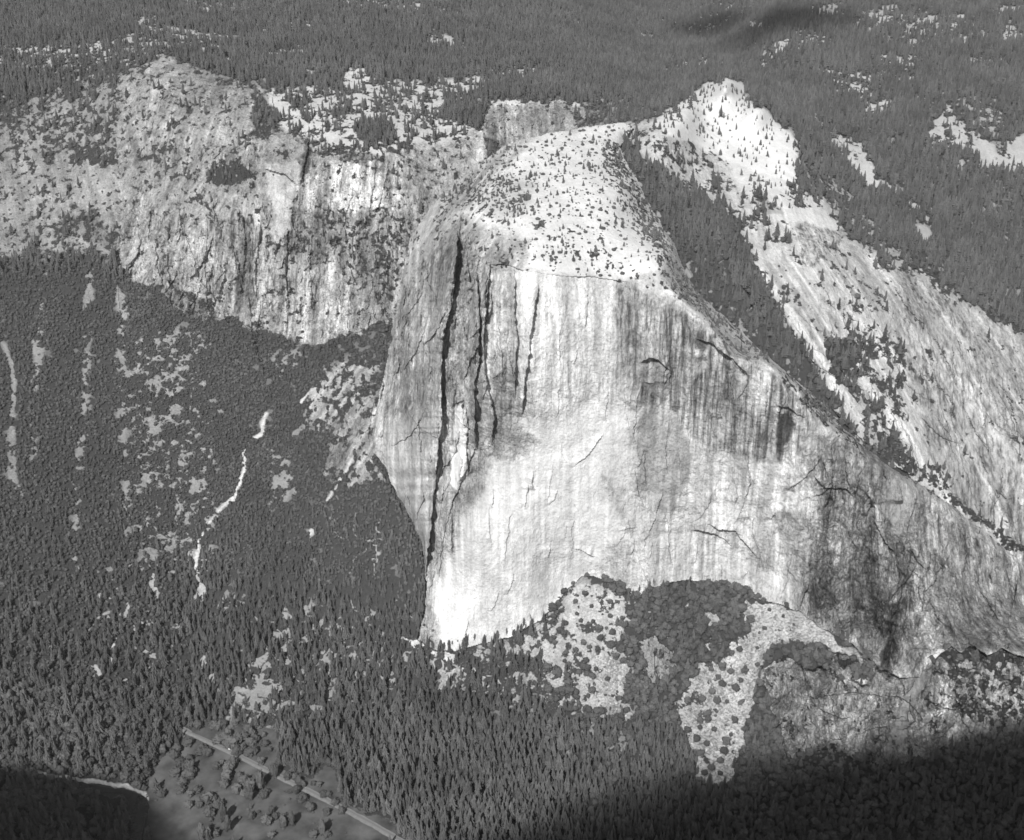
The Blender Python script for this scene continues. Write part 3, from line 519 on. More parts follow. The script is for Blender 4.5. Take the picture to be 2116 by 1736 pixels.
def terrain_mat(name):
    m,t,b=nt(name)
    g=nd(t,'ShaderNodeTexCoord').outputs['Object']
    at={}
    for k in ('tone','cov','streak','scree','rug'):
        n=nd(t,'ShaderNodeAttribute'); n.attribute_name=k; at[k]=n.outputs['Fac']
    fine=ntex(t,g,.16,6,.6); med=ntex(t,g,.03,5,.6); big=ntex(t,g,.006,4,.5)
    st1=ntex(t,mp(t,g,(.16,.06,.007)),1,5,.62,.25); st2=ntex(t,mp(t,g,(.045,.02,.0035)),1,4,.6,.4)
    crk=ntex(t,mp(t,g,(.05,.05,.02),(0,.35,0)),1,6,.68,1.2)
    # mottling
    mo=mth(t,'ADD',mth(t,'MULTIPLY',mth(t,'SUBTRACT',fine,.5),.75),mth(t,'MULTIPLY',mth(t,'SUBTRACT',med,.5),.9))
    mo=mth(t,'ADD',mo,mth(t,'MULTIPLY',mth(t,'SUBTRACT',big,.5),.5))
    vf=ntex(t,g,.6,4,.65); mo=mth(t,'ADD',mo,mth(t,'MULTIPLY',mth(t,'SUBTRACT',vf,.5),.6)); mo=mth(t,'MULTIPLY',mo,mth(t,'ADD',mth(t,'MULTIPLY',at['rug'],1.25),.25))
    tone=mth(t,'MULTIPLY',at['tone'],mth(t,'ADD',mo,1.0))
    # water streaks
    s=mth(t,'ADD',mth(t,'MULTIPLY',st1,.6),mth(t,'MULTIPLY',st2,.5))
    s=mth(t,'MULTIPLY',mth(t,'MAXIMUM',mth(t,'SUBTRACT',s,.50),0.0),5.0)
    s=mth(t,'MINIMUM',mth(t,'MULTIPLY',s,at['streak']),.72)
    tone=mth(t,'MULTIPLY',tone,mth(t,'SUBTRACT',1.0,s))
    # thin weathered joints
    c=mth(t,'ABSOLUTE',mth(t,'SUBTRACT',crk,.5))
    c=mth(t,'MULTIPLY',mth(t,'MAXIMUM',mth(t,'SUBTRACT',.026,c),0.0),22.0)
    tone=mth(t,'MULTIPLY',tone,mth(t,'SUBTRACT',1.0,mth(t,'MULTIPLY',c,mth(t,'MINIMUM',at['rug'],1.0))))
    # scree: pale and dark stones
    vo=nd(t,'ShaderNodeTexVoronoi'); vo.inputs['Scale'].default_value=.28; t.links.new(g,vo.inputs['Vector'])
    sp_=nd(t,'ShaderNodeSeparateColor'); t.links.new(vo.outputs['Color'],sp_.inputs[0])
    v2=nd(t,'ShaderNodeTexVoronoi'); v2.inputs['Scale'].default_value=.11; t.links.new(g,v2.inputs['Vector'])
    s2_=nd(t,'ShaderNodeSeparateColor'); t.links.new(v2.outputs['Color'],s2_.inputs[0])
    mdv=ntex(t,mp(t,g,(.03,.012,.012)),1,4,.6)
    e=mth(t,'MULTIPLY',mth(t,'SUBTRACT',sp_.outputs[0],.45),mth(t,'MULTIPLY',at['scree'],mth(t,'MULTIPLY',mdv,1.5)))
    e=mth(t,'ADD',e,mth(t,'MULTIPLY',mth(t,'ADD',mth(t,'MULTIPLY',mth(t,'SUBTRACT',s2_.outputs[0],.5),.22),mth(t,'MULTIPLY',mth(t,'SUBTRACT',mdv,.5),1.2)),at['scree']))
    tone=mth(t,'MULTIPLY',tone,mth(t,'ADD',mth(t,'MULTIPLY',e,1.1),1.0))
    # low plant cover
    cf=ntex(t,g,.11,5,.65)
    cv=mth(t,'ADD',at['cov'],mth(t,'MULTIPLY',mth(t,'SUBTRACT',cf,.5),1.5))
    cv=mth(t,'MULTIPLY',mth(t,'SUBTRACT',cv,.44),8.0); n=t.nodes.new('ShaderNodeClamp'); t.links.new(cv,n.inputs[0]); cv=n.outputs[0]
    vg=mth(t,'MULTIPLY',mth(t,'ADD',fine,.55),VEG*.95)
    mx=nd(t,'ShaderNodeMix'); mx.data_type='FLOAT'; t.links.new(cv,mx.inputs[0]); t.links.new(tone,mx.inputs[2]); t.links.new(vg,mx.inputs[3])
    cc=nd(t,'ShaderNodeCombineColor')
    for i in range(3): t.links.new(mx.outputs[0],cc.inputs[i])
    t.links.new(cc.outputs[0],b.inputs['Base Color'])
    bp=nd(t,'ShaderNodeBump'); bp.inputs['Strength'].default_value=.8; bp.inputs['Distance'].default_value=7
    hh=mth(t,'ADD',mth(t,'MULTIPLY',fine,1.0),mth(t,'MULTIPLY',crk,1.0))
    hh=mth(t,'MULTIPLY',hh,mth(t,'ADD',at['rug'],.15)); t.links.new(hh,bp.inputs['Height']); t.links.new(bp.outputs[0],b.inputs['Normal'])
    return m
MT=terrain_mat('rock_and_scrub')
def grey(name,v,rough=.9,var=0,scale=.3,spec=.15,inst=0):
    m,t,b=nt(name); b.inputs['Roughness'].default_value=rough; b.inputs['Specular IOR Level'].default_value=spec
    o=mth(t,'ADD',v,0.0)
    if var:
        g=nd(t,'ShaderNodeTexCoord').outputs['Object']
        o=mth(t,'MULTIPLY',o,mth(t,'ADD',mth(t,'MULTIPLY',mth(t,'SUBTRACT',ntex(t,g,scale,4),.5),var),1.0))
    if inst:
        gp=nd(t,'ShaderNodeNewGeometry').outputs['Position']
        o=mth(t,'MULTIPLY',o,mth(t,'ADD',mth(t,'MULTIPLY',mth(t,'SUBTRACT',ntex(t,gp,.006,4,.6),.5),1.1),1.0))
        oi=nd(t,'ShaderNodeObjectInfo'); o=mth(t,'MULTIPLY',o,mth(t,'ADD',mth(t,'MULTIPLY',mth(t,'SUBTRACT',oi.outputs['Random'],.5),inst),1.0))
    cc=nd(t,'ShaderNodeCombineColor')
    for i in range(3): t.links.new(o,cc.inputs[i])
    t.links.new(cc.outputs[0],b.inputs['Base Color']); return m
M_CON=grey('conifer_needles',.108,var=.9,scale=.35,inst=.5)
M_OAK=grey('oak_leaves',.098,var=.9,scale=.3,inst=.5)
M_BARK=grey('bark',.12,var=.6,scale=.8)
UG,VG=grid(-256,2372,-116,1890,2.0667)
yG=dG(UG,VG); yB=dB(UG,VG)
kin=sdf(UG,VG,Kpoly)
EAST=[(-400,-300),(-400,498),(-150,500),(0,522),(60,524),(105,501),(230,503),(330,440),(1150,440),(1150,600),(1300,1150),(1600,1150),(1850,1300),(2000,1300),(2130,1330),(2500,1345),(2500,-300)]
yG=yG+np.where((kin>30)|(sdf(UG,VG,EAST)>0),3e3,0)
GB=np.minimum(yG,yB); isG=yG<yB
def K_depth(u,v):
    w=dW(u,v); t=dD(u,v); k=14.0
    return np.logaddexp(w/k,t/k)*k,w,t
ydk,wk,tk=K_depth(UG,VG)
GB=np.where(kin>0,np.maximum(GB,ydk+np.clip(kin,0,60)*4),GB)
fG=paint(UG,VG,BASE_G,OPS_G)
# relief
x0,y0,z0=pos(UG,VG,GB)
rel=fbm(x0/260,y0/260,z0/260,4,5)*16*(1-sst(VG,1420,1500))*sst(GB,2050,2500)
flu=fbm(x0/26,y0/80,z0/190,4,31)*9+fbm(x0/70,y0/140,z0/240,3,37)*16+fbm(x0/14,y0/14,z0/14,3,41)*3.0
for kind,pts,h,L in CUTS_B:
    rel=rel+cut(UG,VG,kind,pts,h,L)
def crag(x,y,z,r,s):
    q=np.clip(r-.45,0,2)
    return q*((1-2.6*np.abs(fbm(x/24,y/60,z/240,4,s)))*7+(1-2.6*np.abs(fbm(x/42+z/160,y/50,z/52,4,s+3)))*9+(1-2.6*np.abs(fbm(x/13-z/60,y/14,z/26,3,s+5)))*3)
ham=fbm(x0/520,y0/520,0,4,77)*sst(y0,4100,5000)*60
disp=rel+flu*fG['r']*1.1+crag(x0,y0,z0,fG['r'],501)+ham+fG['e']*fbm(x0/7,y0/7,z0/7,2,91)*1.2
lim=np.where(isG,0,0)
GB2=GB+np.where(kin>-6,np.maximum(disp,0),disp)
x1,y1,z1=pos(UG,VG,GB2)
cn=fbm(x1/34,y1/34,z1/34,4,51)*.5+fbm(x1/11,y1/13,z1/11,3,57)*.45
cf2=fbm(x1/11,y1/22,z1/9,4,53); cn=cn/cn.std(); cf2=cf2/cf2.std(); wr=np.maximum(sst(fG['r'],.35,.7),.75*sst(fG['e'],.55,.75))
cn=cn*(1-wr)+(cf2*.85+cn*.35)*wr
plat=sst(y1,4150,4700); big_=fbm(x1/420,y1/260,3.3,4,59); big_/=big_.std()
dd=np.clip(fG['d']-plat*(.36+.12*sst(UG,1300,1700))*sst(big_,.45,1.7)*(fG['d']>.9),.02,1); fG['t']=np.where(dd<fG['d'],.58,fG['t']); fG['d']=dd
covG=covf(fG['d'],cn)
oG=paint(UG,VG,dict(o=0,g=.3),OR_G); fG['t']=fG['t']*1.0; grG=grain(x1,y1,z1,oG['o'],oG['g']*np.clip(fG['r']+.35,0,1.2),601)
covG=np.where(fG['d']<.02,0,covG)
# thin bright openings between the trees
vein=1-sst(np.abs(fbm(x1/45,y1/45,z1/45,3,63)),.0,.045)
vz=paint(UG,VG,{'t':0},[(a,b,c,dict(t=d)) for a,b,c,d in VEINS])['t']
open_=sst(vz+fbm(x1/90,y1/90,0,2,65)*.5,.35,.6)*vein*sst(vz,.05,.25)
covG=covG*(1-open_)
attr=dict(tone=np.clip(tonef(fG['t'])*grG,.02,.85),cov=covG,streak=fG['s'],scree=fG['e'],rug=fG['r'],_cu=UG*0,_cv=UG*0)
g_keep=isG.copy(); b_keep=~isG
def dil(m,n):
    for _ in range(n):
        q=m.copy(); q[1:]|=m[:-1]; q[:-1]|=m[1:]; q[:,1:]|=m[:,:-1]; q[:,:-1]|=m[:,1:]; m=q
    return m
hid=kin>70
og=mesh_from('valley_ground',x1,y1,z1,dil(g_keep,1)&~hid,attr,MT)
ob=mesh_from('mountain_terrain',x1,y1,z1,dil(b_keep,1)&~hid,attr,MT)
og['kind']='structure'; og['label']='wooded valley floor and talus slopes below the great granite cliff'
ob['kind']='structure'; ob['label']='plateau, recessed western cliffs and eastern slabs behind the great granite cliff'
print('GB',time.time()-T0)

UK,VK=grid(740,2380,236,1420,1.45)
sK=sdf(UK+fbm(UK/18,VK/18,2,3,101)*4,VK+fbm(UK/18,VK/18,7,3,103)*3,Kpoly)
yK,wK,tK=K_depth(UK,VK)
top=sst(tK-wK,-25,25)               # 1 on the summit dome
fK=paint(UK,VK,BASE_K,OPS_K,.7)
xk,_,zk=pos(UK,VK,yK)
rug=fK['r']
flu=fbm(xk/22,yK/90,zk/260,4,131)*7+fbm(xk/75,yK/140,zk/330,3,137)*14+fbm(xk/40,yK/40,zk/55,4,139)*9+fbm(xk/9,yK/9,zk/14,3,141)*2.2
dk=flu*rug*(1-.85*top)*.9+crag(xk,yK,zk,rug,521)*(1-.8*top)+fbm(xk/90,yK/90,zk/90,3,143)*5
for kind,pts,h,L in CUTS_K: dk=dk+cut(UK,VK,kind,pts,h,L)
yK2=yK+dk
# meet the talus and the gully at their own depth
gbK=np.minimum(dG(UK,VK)+np.where(sdf(UK,VK,EAST)>0,3e3,0),dB(UK,VK))
w=np.exp(-np.minimum(ldist(UK,VK,Kpoly[49:]+Kpoly[:8]),ldist(UK,VK,Kpoly[27:47])+6)/7.0)
yK2=yK2+w*(gbK-1.5-yK2)
XK,YK,ZK=pos(UK,VK,yK2)
gv,gu=np.gradient(sK,1.45); gn=np.hypot(gu,gv)+1e-6
cn=fbm(XK/18,YK/24,ZK/18,4,151)*.4+fbm(XK/6,YK/9,ZK/6,3,157)*.5
covK=covf(fK['d'],cn)
oK=paint(UK,VK,dict(o=0,g=.5),OR_K); grK=grain(XK,YK,ZK,oK['o'],oK['g'],651); covK=np.where(fK['d']<.02,0,covK)
attrK=dict(tone=np.clip(tonef(fK['t'])*grK,.02,.85),cov=covK,streak=fK['s'],scree=fK['e'],rug=rug,_cu=gu/gn,_cv=gv/gn)
keepK=sK>0
ok=mesh_from('granite_cliff',XK,YK,ZK,keepK,attrK,MT,skirt=(UK,VK))
ok['kind']='structure'; ok['label']='huge pale granite cliff with a prow-shaped nose and a bright domed summit'
print('K',time.time()-T0)
EXPO=0.28
# ------------------------------------------------------------------ plants: unit meshes (height 1), then placed
def pymesh(name,V,Fc,mat):
    me=bpy.data.meshes.new(name); me.from_pydata([tuple(p) for p in V],[],[tuple(f) for f in Fc]); me.materials.append(mat); me.update(); return me
def conifer_mesh(seed,tiers=7,arms=8,rad=.15,bare=.08):
    r=random.Random(seed); V=[];Fc=[]
    lean=(r.uniform(-.02,.02),r.uniform(-.02,.02))
    for k in range(tiers):
        f=k/tiers; z=bare+(1-bare)*f; zt=min(1,z+(1-bare)/tiers*1.9)
        rr=rad*(1-f)**.8*r.uniform(.82,1.15)*(0.8 if k==0 else 1)+.008
        c=len(V); V.append((lean[0]*zt,lean[1]*zt,zt)); ph=r.uniform(0,6.28)
        n=arms*2 if k<tiers-2 else arms
        for a in range(n):
            an=ph+a*2*math.pi/n; q=rr*(r.uniform(.85,1.25) if a%2==0 else r.uniform(.45,.7))
            V.append((lean[0]*z+q*math.cos(an),lean[1]*z+q*math.sin(an),z-(.02 if a%2==0 else -.015)+r.uniform(-.012,.012)))
        for a in range(n): Fc.append((c,c+1+a,c+1+(a+1)%n))
    return V,Fc
def blob_mesh(seed,sub=2,flat=.8,lump=.33,leaf=0,base=.12):
    bm=bmesh.new(); bmesh.ops.create_icosphere(bm,subdivisions=sub,radius=.5)
    P0=np.array([v.co[:] for v in bm.verts]); r=random.Random(seed)
    n=fbm(P0[:,0]*3.4+seed,P0[:,1]*3.4,P0[:,2]*3.4,3,seed)
    P0=P0*(1+lump*1.5*n[:,None]); P0[:,2]=P0[:,2]*flat; P0[:,2]=np.where(P0[:,2]<-.22,-.22,P0[:,2])
    P0[:,2]=(P0[:,2]-P0[:,2].min()); P0[:,2]=base+P0[:,2]/P0[:,2].max()*(1-base)
    V=[tuple(p) for p in P0]; Fc=[tuple(v.index for v in f.verts) for f in bm.faces]; bm.free()
    for q in range(leaf):
        p=np.array(V[r.randrange(len(P0))]); c=np.array((0,0,.5)); d=p-c; p=c+d*r.uniform(.97,1.16); s=r.uniform(.05,.1)
        a=np.array([r.gauss(0,1) for _ in range(3)]); a/=np.linalg.norm(a); b=np.cross(a,d); b/=np.linalg.norm(b)+1e-6
        k=len(V); V+= [tuple(p+a*s),tuple(p+b*s),tuple(p-a*s*.9),tuple(p-b*s*.8)]; Fc.append((k,k+1,k+2,k+3))
    return V,Fc
def trunk_mesh(h=.35,r0=.02,limbs=0,seed=0):
    V=[];Fc=[];r=random.Random(seed)
    def tube(a,b,ra,rb):
        a=np.array(a,float);b=np.array(b,float);d=b-a;d/=np.linalg.norm(d); s=np.cross(d,(0.3,1,.2)); s/=np.linalg.norm(s); t_=np.cross(d,s); k=len(V)
        for P_,R_ in ((a,ra),(b,rb)):
            for q in range(6): V.append(tuple(P_+R_*(s*math.cos(q*1.047)+t_*math.sin(q*1.047))))
        for q in range(6): Fc.append((k+q,k+(q+1)%6,k+6+(q+1)%6,k+6+q))
    tube((0,0,-.06),(0,0,h),r0,r0*.55)
    for q in range(limbs):
        an=q*6.28/limbs+r.uniform(-.3,.3); tube((0,0,h*.55),(math.cos(an)*.25,math.sin(an)*.25,h+.2),r0*.5,r0*.2)
    return V,Fc
CON=[pymesh('conifer_crown',*conifer_mesh(s,tiers=t_,rad=rr),M_CON) for s,t_,rr in ((1,7,.15),(2,8,.13),(3,6,.17),(4,7,.12),(5,9,.14),(6,6,.19))]
OAK=[pymesh('oak_crown',*blob_mesh(s,3,f,l,170),M_OAK) for s,f,l in ((11,.85,.42),(12,.75,.5),(13,.95,.4),(14,.8,.55),(15,.7,.45))]
SHR=[pymesh('shrub',*blob_mesh(s,2,f,l,10,0),M_OAK) for s,f,l in ((21,.8,.35),(22,.6,.45),(23,.9,.3))]
PIN=[pymesh('pine',*conifer_mesh(s,tiers=5,arms=6,rad=rr,bare=.05),M_CON) for s,rr in ((31,.26),(32,.21),(33,.30),(34,.24))]
TRC=pymesh('trunk',*trunk_mesh(.55,.012),M_BARK); TRO=pymesh('trunk',*trunk_mesh(.5,.035,4,3),M_BARK)

# grid lookups
def look(A,U0,V0,st,u,v):
    i=(v-V0)/st; j=(u-U0)/st; i=np.clip(i,0,A.shape[0]-1.001); j=np.clip(j,0,A.shape[1]-1.001); a=i.astype(int);b=j.astype(int);fi=i-a;fj=j-b
    return (A[a,b]*(1-fi)+A[a+1,b]*fi)*(1-fj)+(A[a,b+1]*(1-fi)+A[a+1,b+1]*fi)*fj
def gpos(u,v):
    u=np.atleast_1d(np.asarray(u,float)); v=np.atleast_1d(np.asarray(v,float))
    y=look(GB2,-256,-116,2.0667,u,v); return np.stack(pos(u,v,y),1)
def area(X,Y_,Z_):
    a=np.stack([np.gradient(X,axis=1),np.gradient(Y_,axis=1),np.gradient(Z_,axis=1)],-1); b=np.stack([np.gradient(X,axis=0),np.gradient(Y_,axis=0),np.gradient(Z_,axis=0)],-1)
    c=np.cross(a,b); nz=np.abs(c[...,2]); return nz,np.linalg.norm(c,axis=-1)
def sample(prob,UU,VV,st,cap=None):
    k=rnd.poisson(np.clip(prob,0,6)); r_,c_=np.nonzero(k); n=k[r_,c_]; r_=np.repeat(r_,n); c_=np.repeat(c_,n)
    return UU[r_,c_]+(rnd.random(len(r_))-.5)*st, VV[r_,c_]+(rnd.random(len(r_))-.5)*st, r_,c_
inf=(UG>-250)&(UG<2366)&(VG>-100)&(VG<1850)
visG=inf&(kin<3)
nz,ar=area(x1,y1,z1); steep=nz/(ar+1e-6); ar=np.minimum(ar,400); nz=np.minimum(nz,300)
B_=~isG
far=sst(y1,3700,4600)
pc=np.where(B_,np.where((y1>3550)|(UG>1230),.95,.5),np.where(VG>1200,.95,.35))
pc=np.where(~B_&(UG>1130)&(VG<1500),.12,pc); pc=np.where((~B_)&(UG>1130)&(VG>=1500)&(UG<1520),.8,pc); pc=np.where((~B_)&(UG>=1500)&(VG>1380),.35,pc)
pc=np.where(~B_&(VG>1050)&(VG<=1200)&(UG<1130),.65,pc)
cl=sst(covG,.45,.62)
notw=fG['t']*0+1
WATER=[(72,1600),(101,1606),(135,1611),(175,1618),(215,1626),(262,1632),(300,1646),(309,1668),(300,1700),(284,1780),(262,1780),(264,1736),(268,1690),(264,1658),(252,1641),(205,1638),(170,1624),(122,1613),(84,1606)]
ROAD=[(330,1482),(391,1513),(470,1550),(551,1591),(638,1634),(711,1671),(770,1703),(830,1738),(960,1815)]
notw=np.where((sdf(UG,VG,WATER)>-4)|(ldist(UG,VG,ROAD)<8),0,1)
fullf=sst(fG['d'],.80,.92)
dens=(1.15+.5*(B_&(UG>1230)&(y1<3500)))*cl*notw*np.where(~B_&(UG<1200),1.25-.3*sst(VG,1000,1500),1)*(.0105*(.45+.55*fullf))*np.where(B_,.95,1.0)*sst(steep,.12,.4)*(1-.8*sst(fG['r'],.35,.7))
U1,V1,r1,c1=sample(dens*np.minimum(nz,260)*visG*pc*np.where(B_&(y1<3550),.9,1),UG,VG,2.0667)
U2,V2,r2,c2=sample(dens*np.minimum(nz,260)*visG*(1-pc)*np.where(~B_&(UG>1130),1.15,2.3),UG,VG,2.0667)
shp=covG*(1-fullf)*.012*sst(covG,.28,.55)*visG*notw
U3,V3,r3,c3=sample(shp*np.minimum(ar,120),UG,VG,2.0667)
def mk(U,V,hmin,hmax,wmul=1.0):
    p=gpos(U,V); n=len(U); h=hmin+(hmax-hmin)*rnd.random(n)**.8
    return dict(p=p,h=h,w=h*wmul*(.85+.35*rnd.random(n)),r=rnd.random(n)*6.28)
conf=mk(U1,V1,12,36); conf['w']*=.8+.5*rnd.random(len(U1)); conf['h']=np.where(rnd.random(len(U1))<.06,conf['h']*1.25,conf['h']); lo=gpos(U1,V1)[:,1]<3450; zf=np.where(lo&(U1<1200),.50+.72*sst(V1,950,1560),1.0); conf['h']*=zf; conf['w']*=1.12*zf
# keep conifers on the far plateau a touch slimmer, trees near cliffs smaller
oaks=mk(U2,V2,8,15,1.0)
big=(U2>1130)|(V2>1420); oaks['h']=np.where(big,oaks['h']*np.where(rnd.random(len(U2))<.5,.8,1.15),oaks['h']*.5); oaks['w']=oaks['h']*(.8+.45*rnd.random(len(U2)))
shr=mk(U3,V3,1.6,4.5,1.5)
# individually placed meadow trees (bearing of the foot, crown width in metres, height, kind)
MZ=[(60,330,11,12),(215,470,11,14),(300,480,12,14),(250,400,10,13),(420,80,12,13),(500,90,11,14),(560,60,9,11),(200,80,12,13),(630,200,8,14),(480,300,13,15),(560,280,12,14),(620,360,10,12),(700,330,14,16),(770,270,13,15),(850,250,13,16),(900,180,10,18),(960,200,9,17),(960,330,12,15),(1010,280,10,14),(760,460,13,17),(820,420,10,13),(930,470,11,13),(990,440,10,13),(1150,340,10,12),(1130,210,6,9),(1220,420,6,8),(1090,600,9,12),(460,670,9,10),(520,600,6,8),(640,700,12,15),(690,620,13,16),(600,820,12,16),(570,920,10,13),(550,800,5,7),(790,800,9,12),(850,900,13,16),(930,950,12,16),(740,1000,11,13),(860,1060,9,11),(940,1100,9,30),(1080,950,9,34),(1120,1090,9,12),(1170,1030,8,10),(1290,790,8,26),(1225,690,6,9),(1470,810,9,12),(1570,800,7,9),(1630,880,9,14),(1690,930,6,12),(1590,1010,10,13),(1500,1015,5,6),(1675,1130,11,13),(1845,900,7,8),(1930,920,6,9),(1990,1060,9,11),(2060,1060,7,8),(1805,1260,11,13),(2030,1330,8,12),(60,700,14,18),(100,760,12,15),(80,560,9,12),(40,820,12,15),(180,1010,9,11),(330,1140,12,16),(270,1130,9,12),(420,1120,7,9),(90,1060,8,11),(60,1210,9,11),(200,1220,8,10),(350,1340,12,16),(490,1230,11,14),(570,1420,8,32),(620,1560,8,30),(380,1420,5,6),(780,1390,4,5),(960,1380,8,12),(1050,1310,4,5),(1170,1450,12,17),(1240,1320,6,14),(1290,1380,8,11),(1440,1440,13,13),(1540,1480,7,26),(450,1630,9,11),(260,1690,9,30),(1250,1640,8,9),(1960,1600,9,28),(1850,1640,9,12),(2040,1640,8,10),(1400,1500,8,22),(340,1690,7,24),(-150,500,12,14),(-90,420,10,13),(-60,640,13,15),(-120,760,12,14),(-30,900,12,14),(-60,1010,11,13),(2150,1180,9,10),(2250,1300,9,11)]
mu=382+np.array([m[0] for m in MZ])*.1445; mv=1491+np.array([m[1] for m in MZ])*.1445
def cat(D,p,h,w_):
    n=len(h)
    if n==0: return
    D['p']=np.concatenate([D['p'],p]); D['h']=np.concatenate([D['h'],h]); D['w']=np.concatenate([D['w'],w_]); D['r']=np.concatenate([D['r'],rnd.random(n)*6.28])
mp_=gpos(mu,mv); mh=np.array([m[3] for m in MZ],float)*1.4; mw=np.array([m[2] for m in MZ],float)*1.75
isc=mh>1e9
conf['m']=np.zeros(len(conf['h']),bool); oaks['m']=np.zeros(len(oaks['h']),bool)
cat(conf,mp_[isc],mh[isc],mw[isc]/.32); conf['m']=np.r_[conf['m'],np.ones(isc.sum(),bool)]
cat(oaks,mp_[~isc],mh[~isc],mw[~isc]); oaks['m']=np.r_[oaks['m'],np.ones((~isc).sum(),bool)]
# lone oaks and thickets on the pale talus: outlines of the clumps seen there
TAL=[(1365,1232,0),(1189,1245,9),(1210,1230,11),(1192,1270,8),(1174,1310,7),(1170,1290,9),(1200,1285,9),(1222,1255,8),(1260,1275,9),(1262,1245,9),(1205,1330,10),(1218,1340,9),(1240,1322,13),(1262,1338,14),(1284,1345,14),(1272,1360,12),(1288,1368,13),(1266,1310,12),(1282,1290,13),(1212,1395,11),(1225,1400,12),(1232,1385,9),(1256,1405,9),(1280,1445,9),(1190,1345,10),(1170,1350,10),
 (1551,1284,15),(1545,1300,13),(1579,1300,8),(1569,1309,5),(1565,1340,6),(1492,1382,15),(1510,1390,12),(1484,1402,10),(1492,1416,14),(1540,1390,12),(1520,1425,15),(1531,1408,9),(1482,1452,13),(1502,1452,7),(1530,1455,9),(1447,1478,8),(1457,1480,9),(1462,1478,13),(1462,1490,12),(1447,1492,12),(1519,1491,13),(1446,1505,9),(1422,1512,12),(1440,1530,13),(1420,1550,13),(1434,1560,11),(1500,1536,15),(1496,1555,14),(1488,1575,13),(1488,1600,9),(1700,1339,7),(1565,1375,9),(1540,1380,7),(1330,1236,9),(1345,1229,8),(1618,1275,6),(1640,1292,5),(1590,1262,7),(1528,1345,11),(1512,1352,10),(1470,1432,12),(1452,1446,11),(1475,1510,9),(1460,1540,10),(1448,1560,13),(1470,1590,12),(1455,1600,11),(1510,1520,7),(1535,1450,7),(1500,1500,5),(1478,1480,5),(1160,1300,8),(1145,1320,9),(1130,1310,8),(1175,1375,11),(1150,1385,12),(1230,1290,5),(1245,1270,4),(1225,1300,5),(1253,1300,6),(1235,1352,6),(1300,1400,13),(1310,1420,12),(1295,1470,12),(1265,1500,11),(1240,1500,10),(1215,1440,9)]
tu=np.array([a[0] for a in TAL if a[2]],float); tv=np.array([a[1] for a in TAL if a[2]],float); tw=np.array([a[2] for a in TAL if a[2]],float)*1.15
cat(oaks,gpos(tu,tv),tw*.95,tw); oaks['m']=np.r_[oaks['m'],np.ones(len(tu),bool)]
# cliff and dome plants
nzk,ark=area(XK,YK,ZK); stk=nzk/(ark+1e-6); visK=sK>4
domeD=np.clip(fK['d'],0,1)
cK=fbm(XK/60,YK/60,0,3,301)
pd=top*visK*(.0007+.0048*domeD+np.where(cK>.15,.0012,0))*sst(stk,.3,.7)
U4,V4,r4,c4=sample(pd*np.minimum(nzk,40),UK,VK,1.45)
pd=visK*(top*(.0013+.010*domeD)+(1-top)*covK*.004)
U5,V5,r5,c5=sample(pd*np.minimum(ark,40),UK,VK,1.45)
def kpos(u,v):
    y=look(yK2,740,236,1.45,u,v); return np.stack(pos(u,v,y),1)
def mkk(U,V,a,b,wm,f=kpos):
    n=len(U); h=a+(b-a)*rnd.random(n)**1.6; return dict(p=f(U,V),h=h,w=h*wm*(.8+.45*rnd.random(n)),r=rnd.random(n)*6.28)
pin=mkk(U4,V4,6,18,1.05)
# the bright second summit carries the same pines
s2=sdf(UG,VG,[(1345,250),(1400,218),(1465,180),(1500,170),(1530,184),(1556,218),(1598,244),(1646,294),(1648,340),(1690,430),(1600,440),(1500,330),(1430,300),(1370,280)])
U6,V6,r6,c6=sample((s2>2)*.0016*np.minimum(nz,120),UG,VG,2.0667)
q=mkk(U6,V6,7,20,1.05,gpos); cat(pin,q['p'],q['h'],q['w'])
q=mkk(U5,V5,1.5,6.0,1.7); cat(shr,q['p'],q['h'],q['w'])
print('plants',len(conf['h']),len(oaks['h']),len(shr['h']),len(pin['h']))

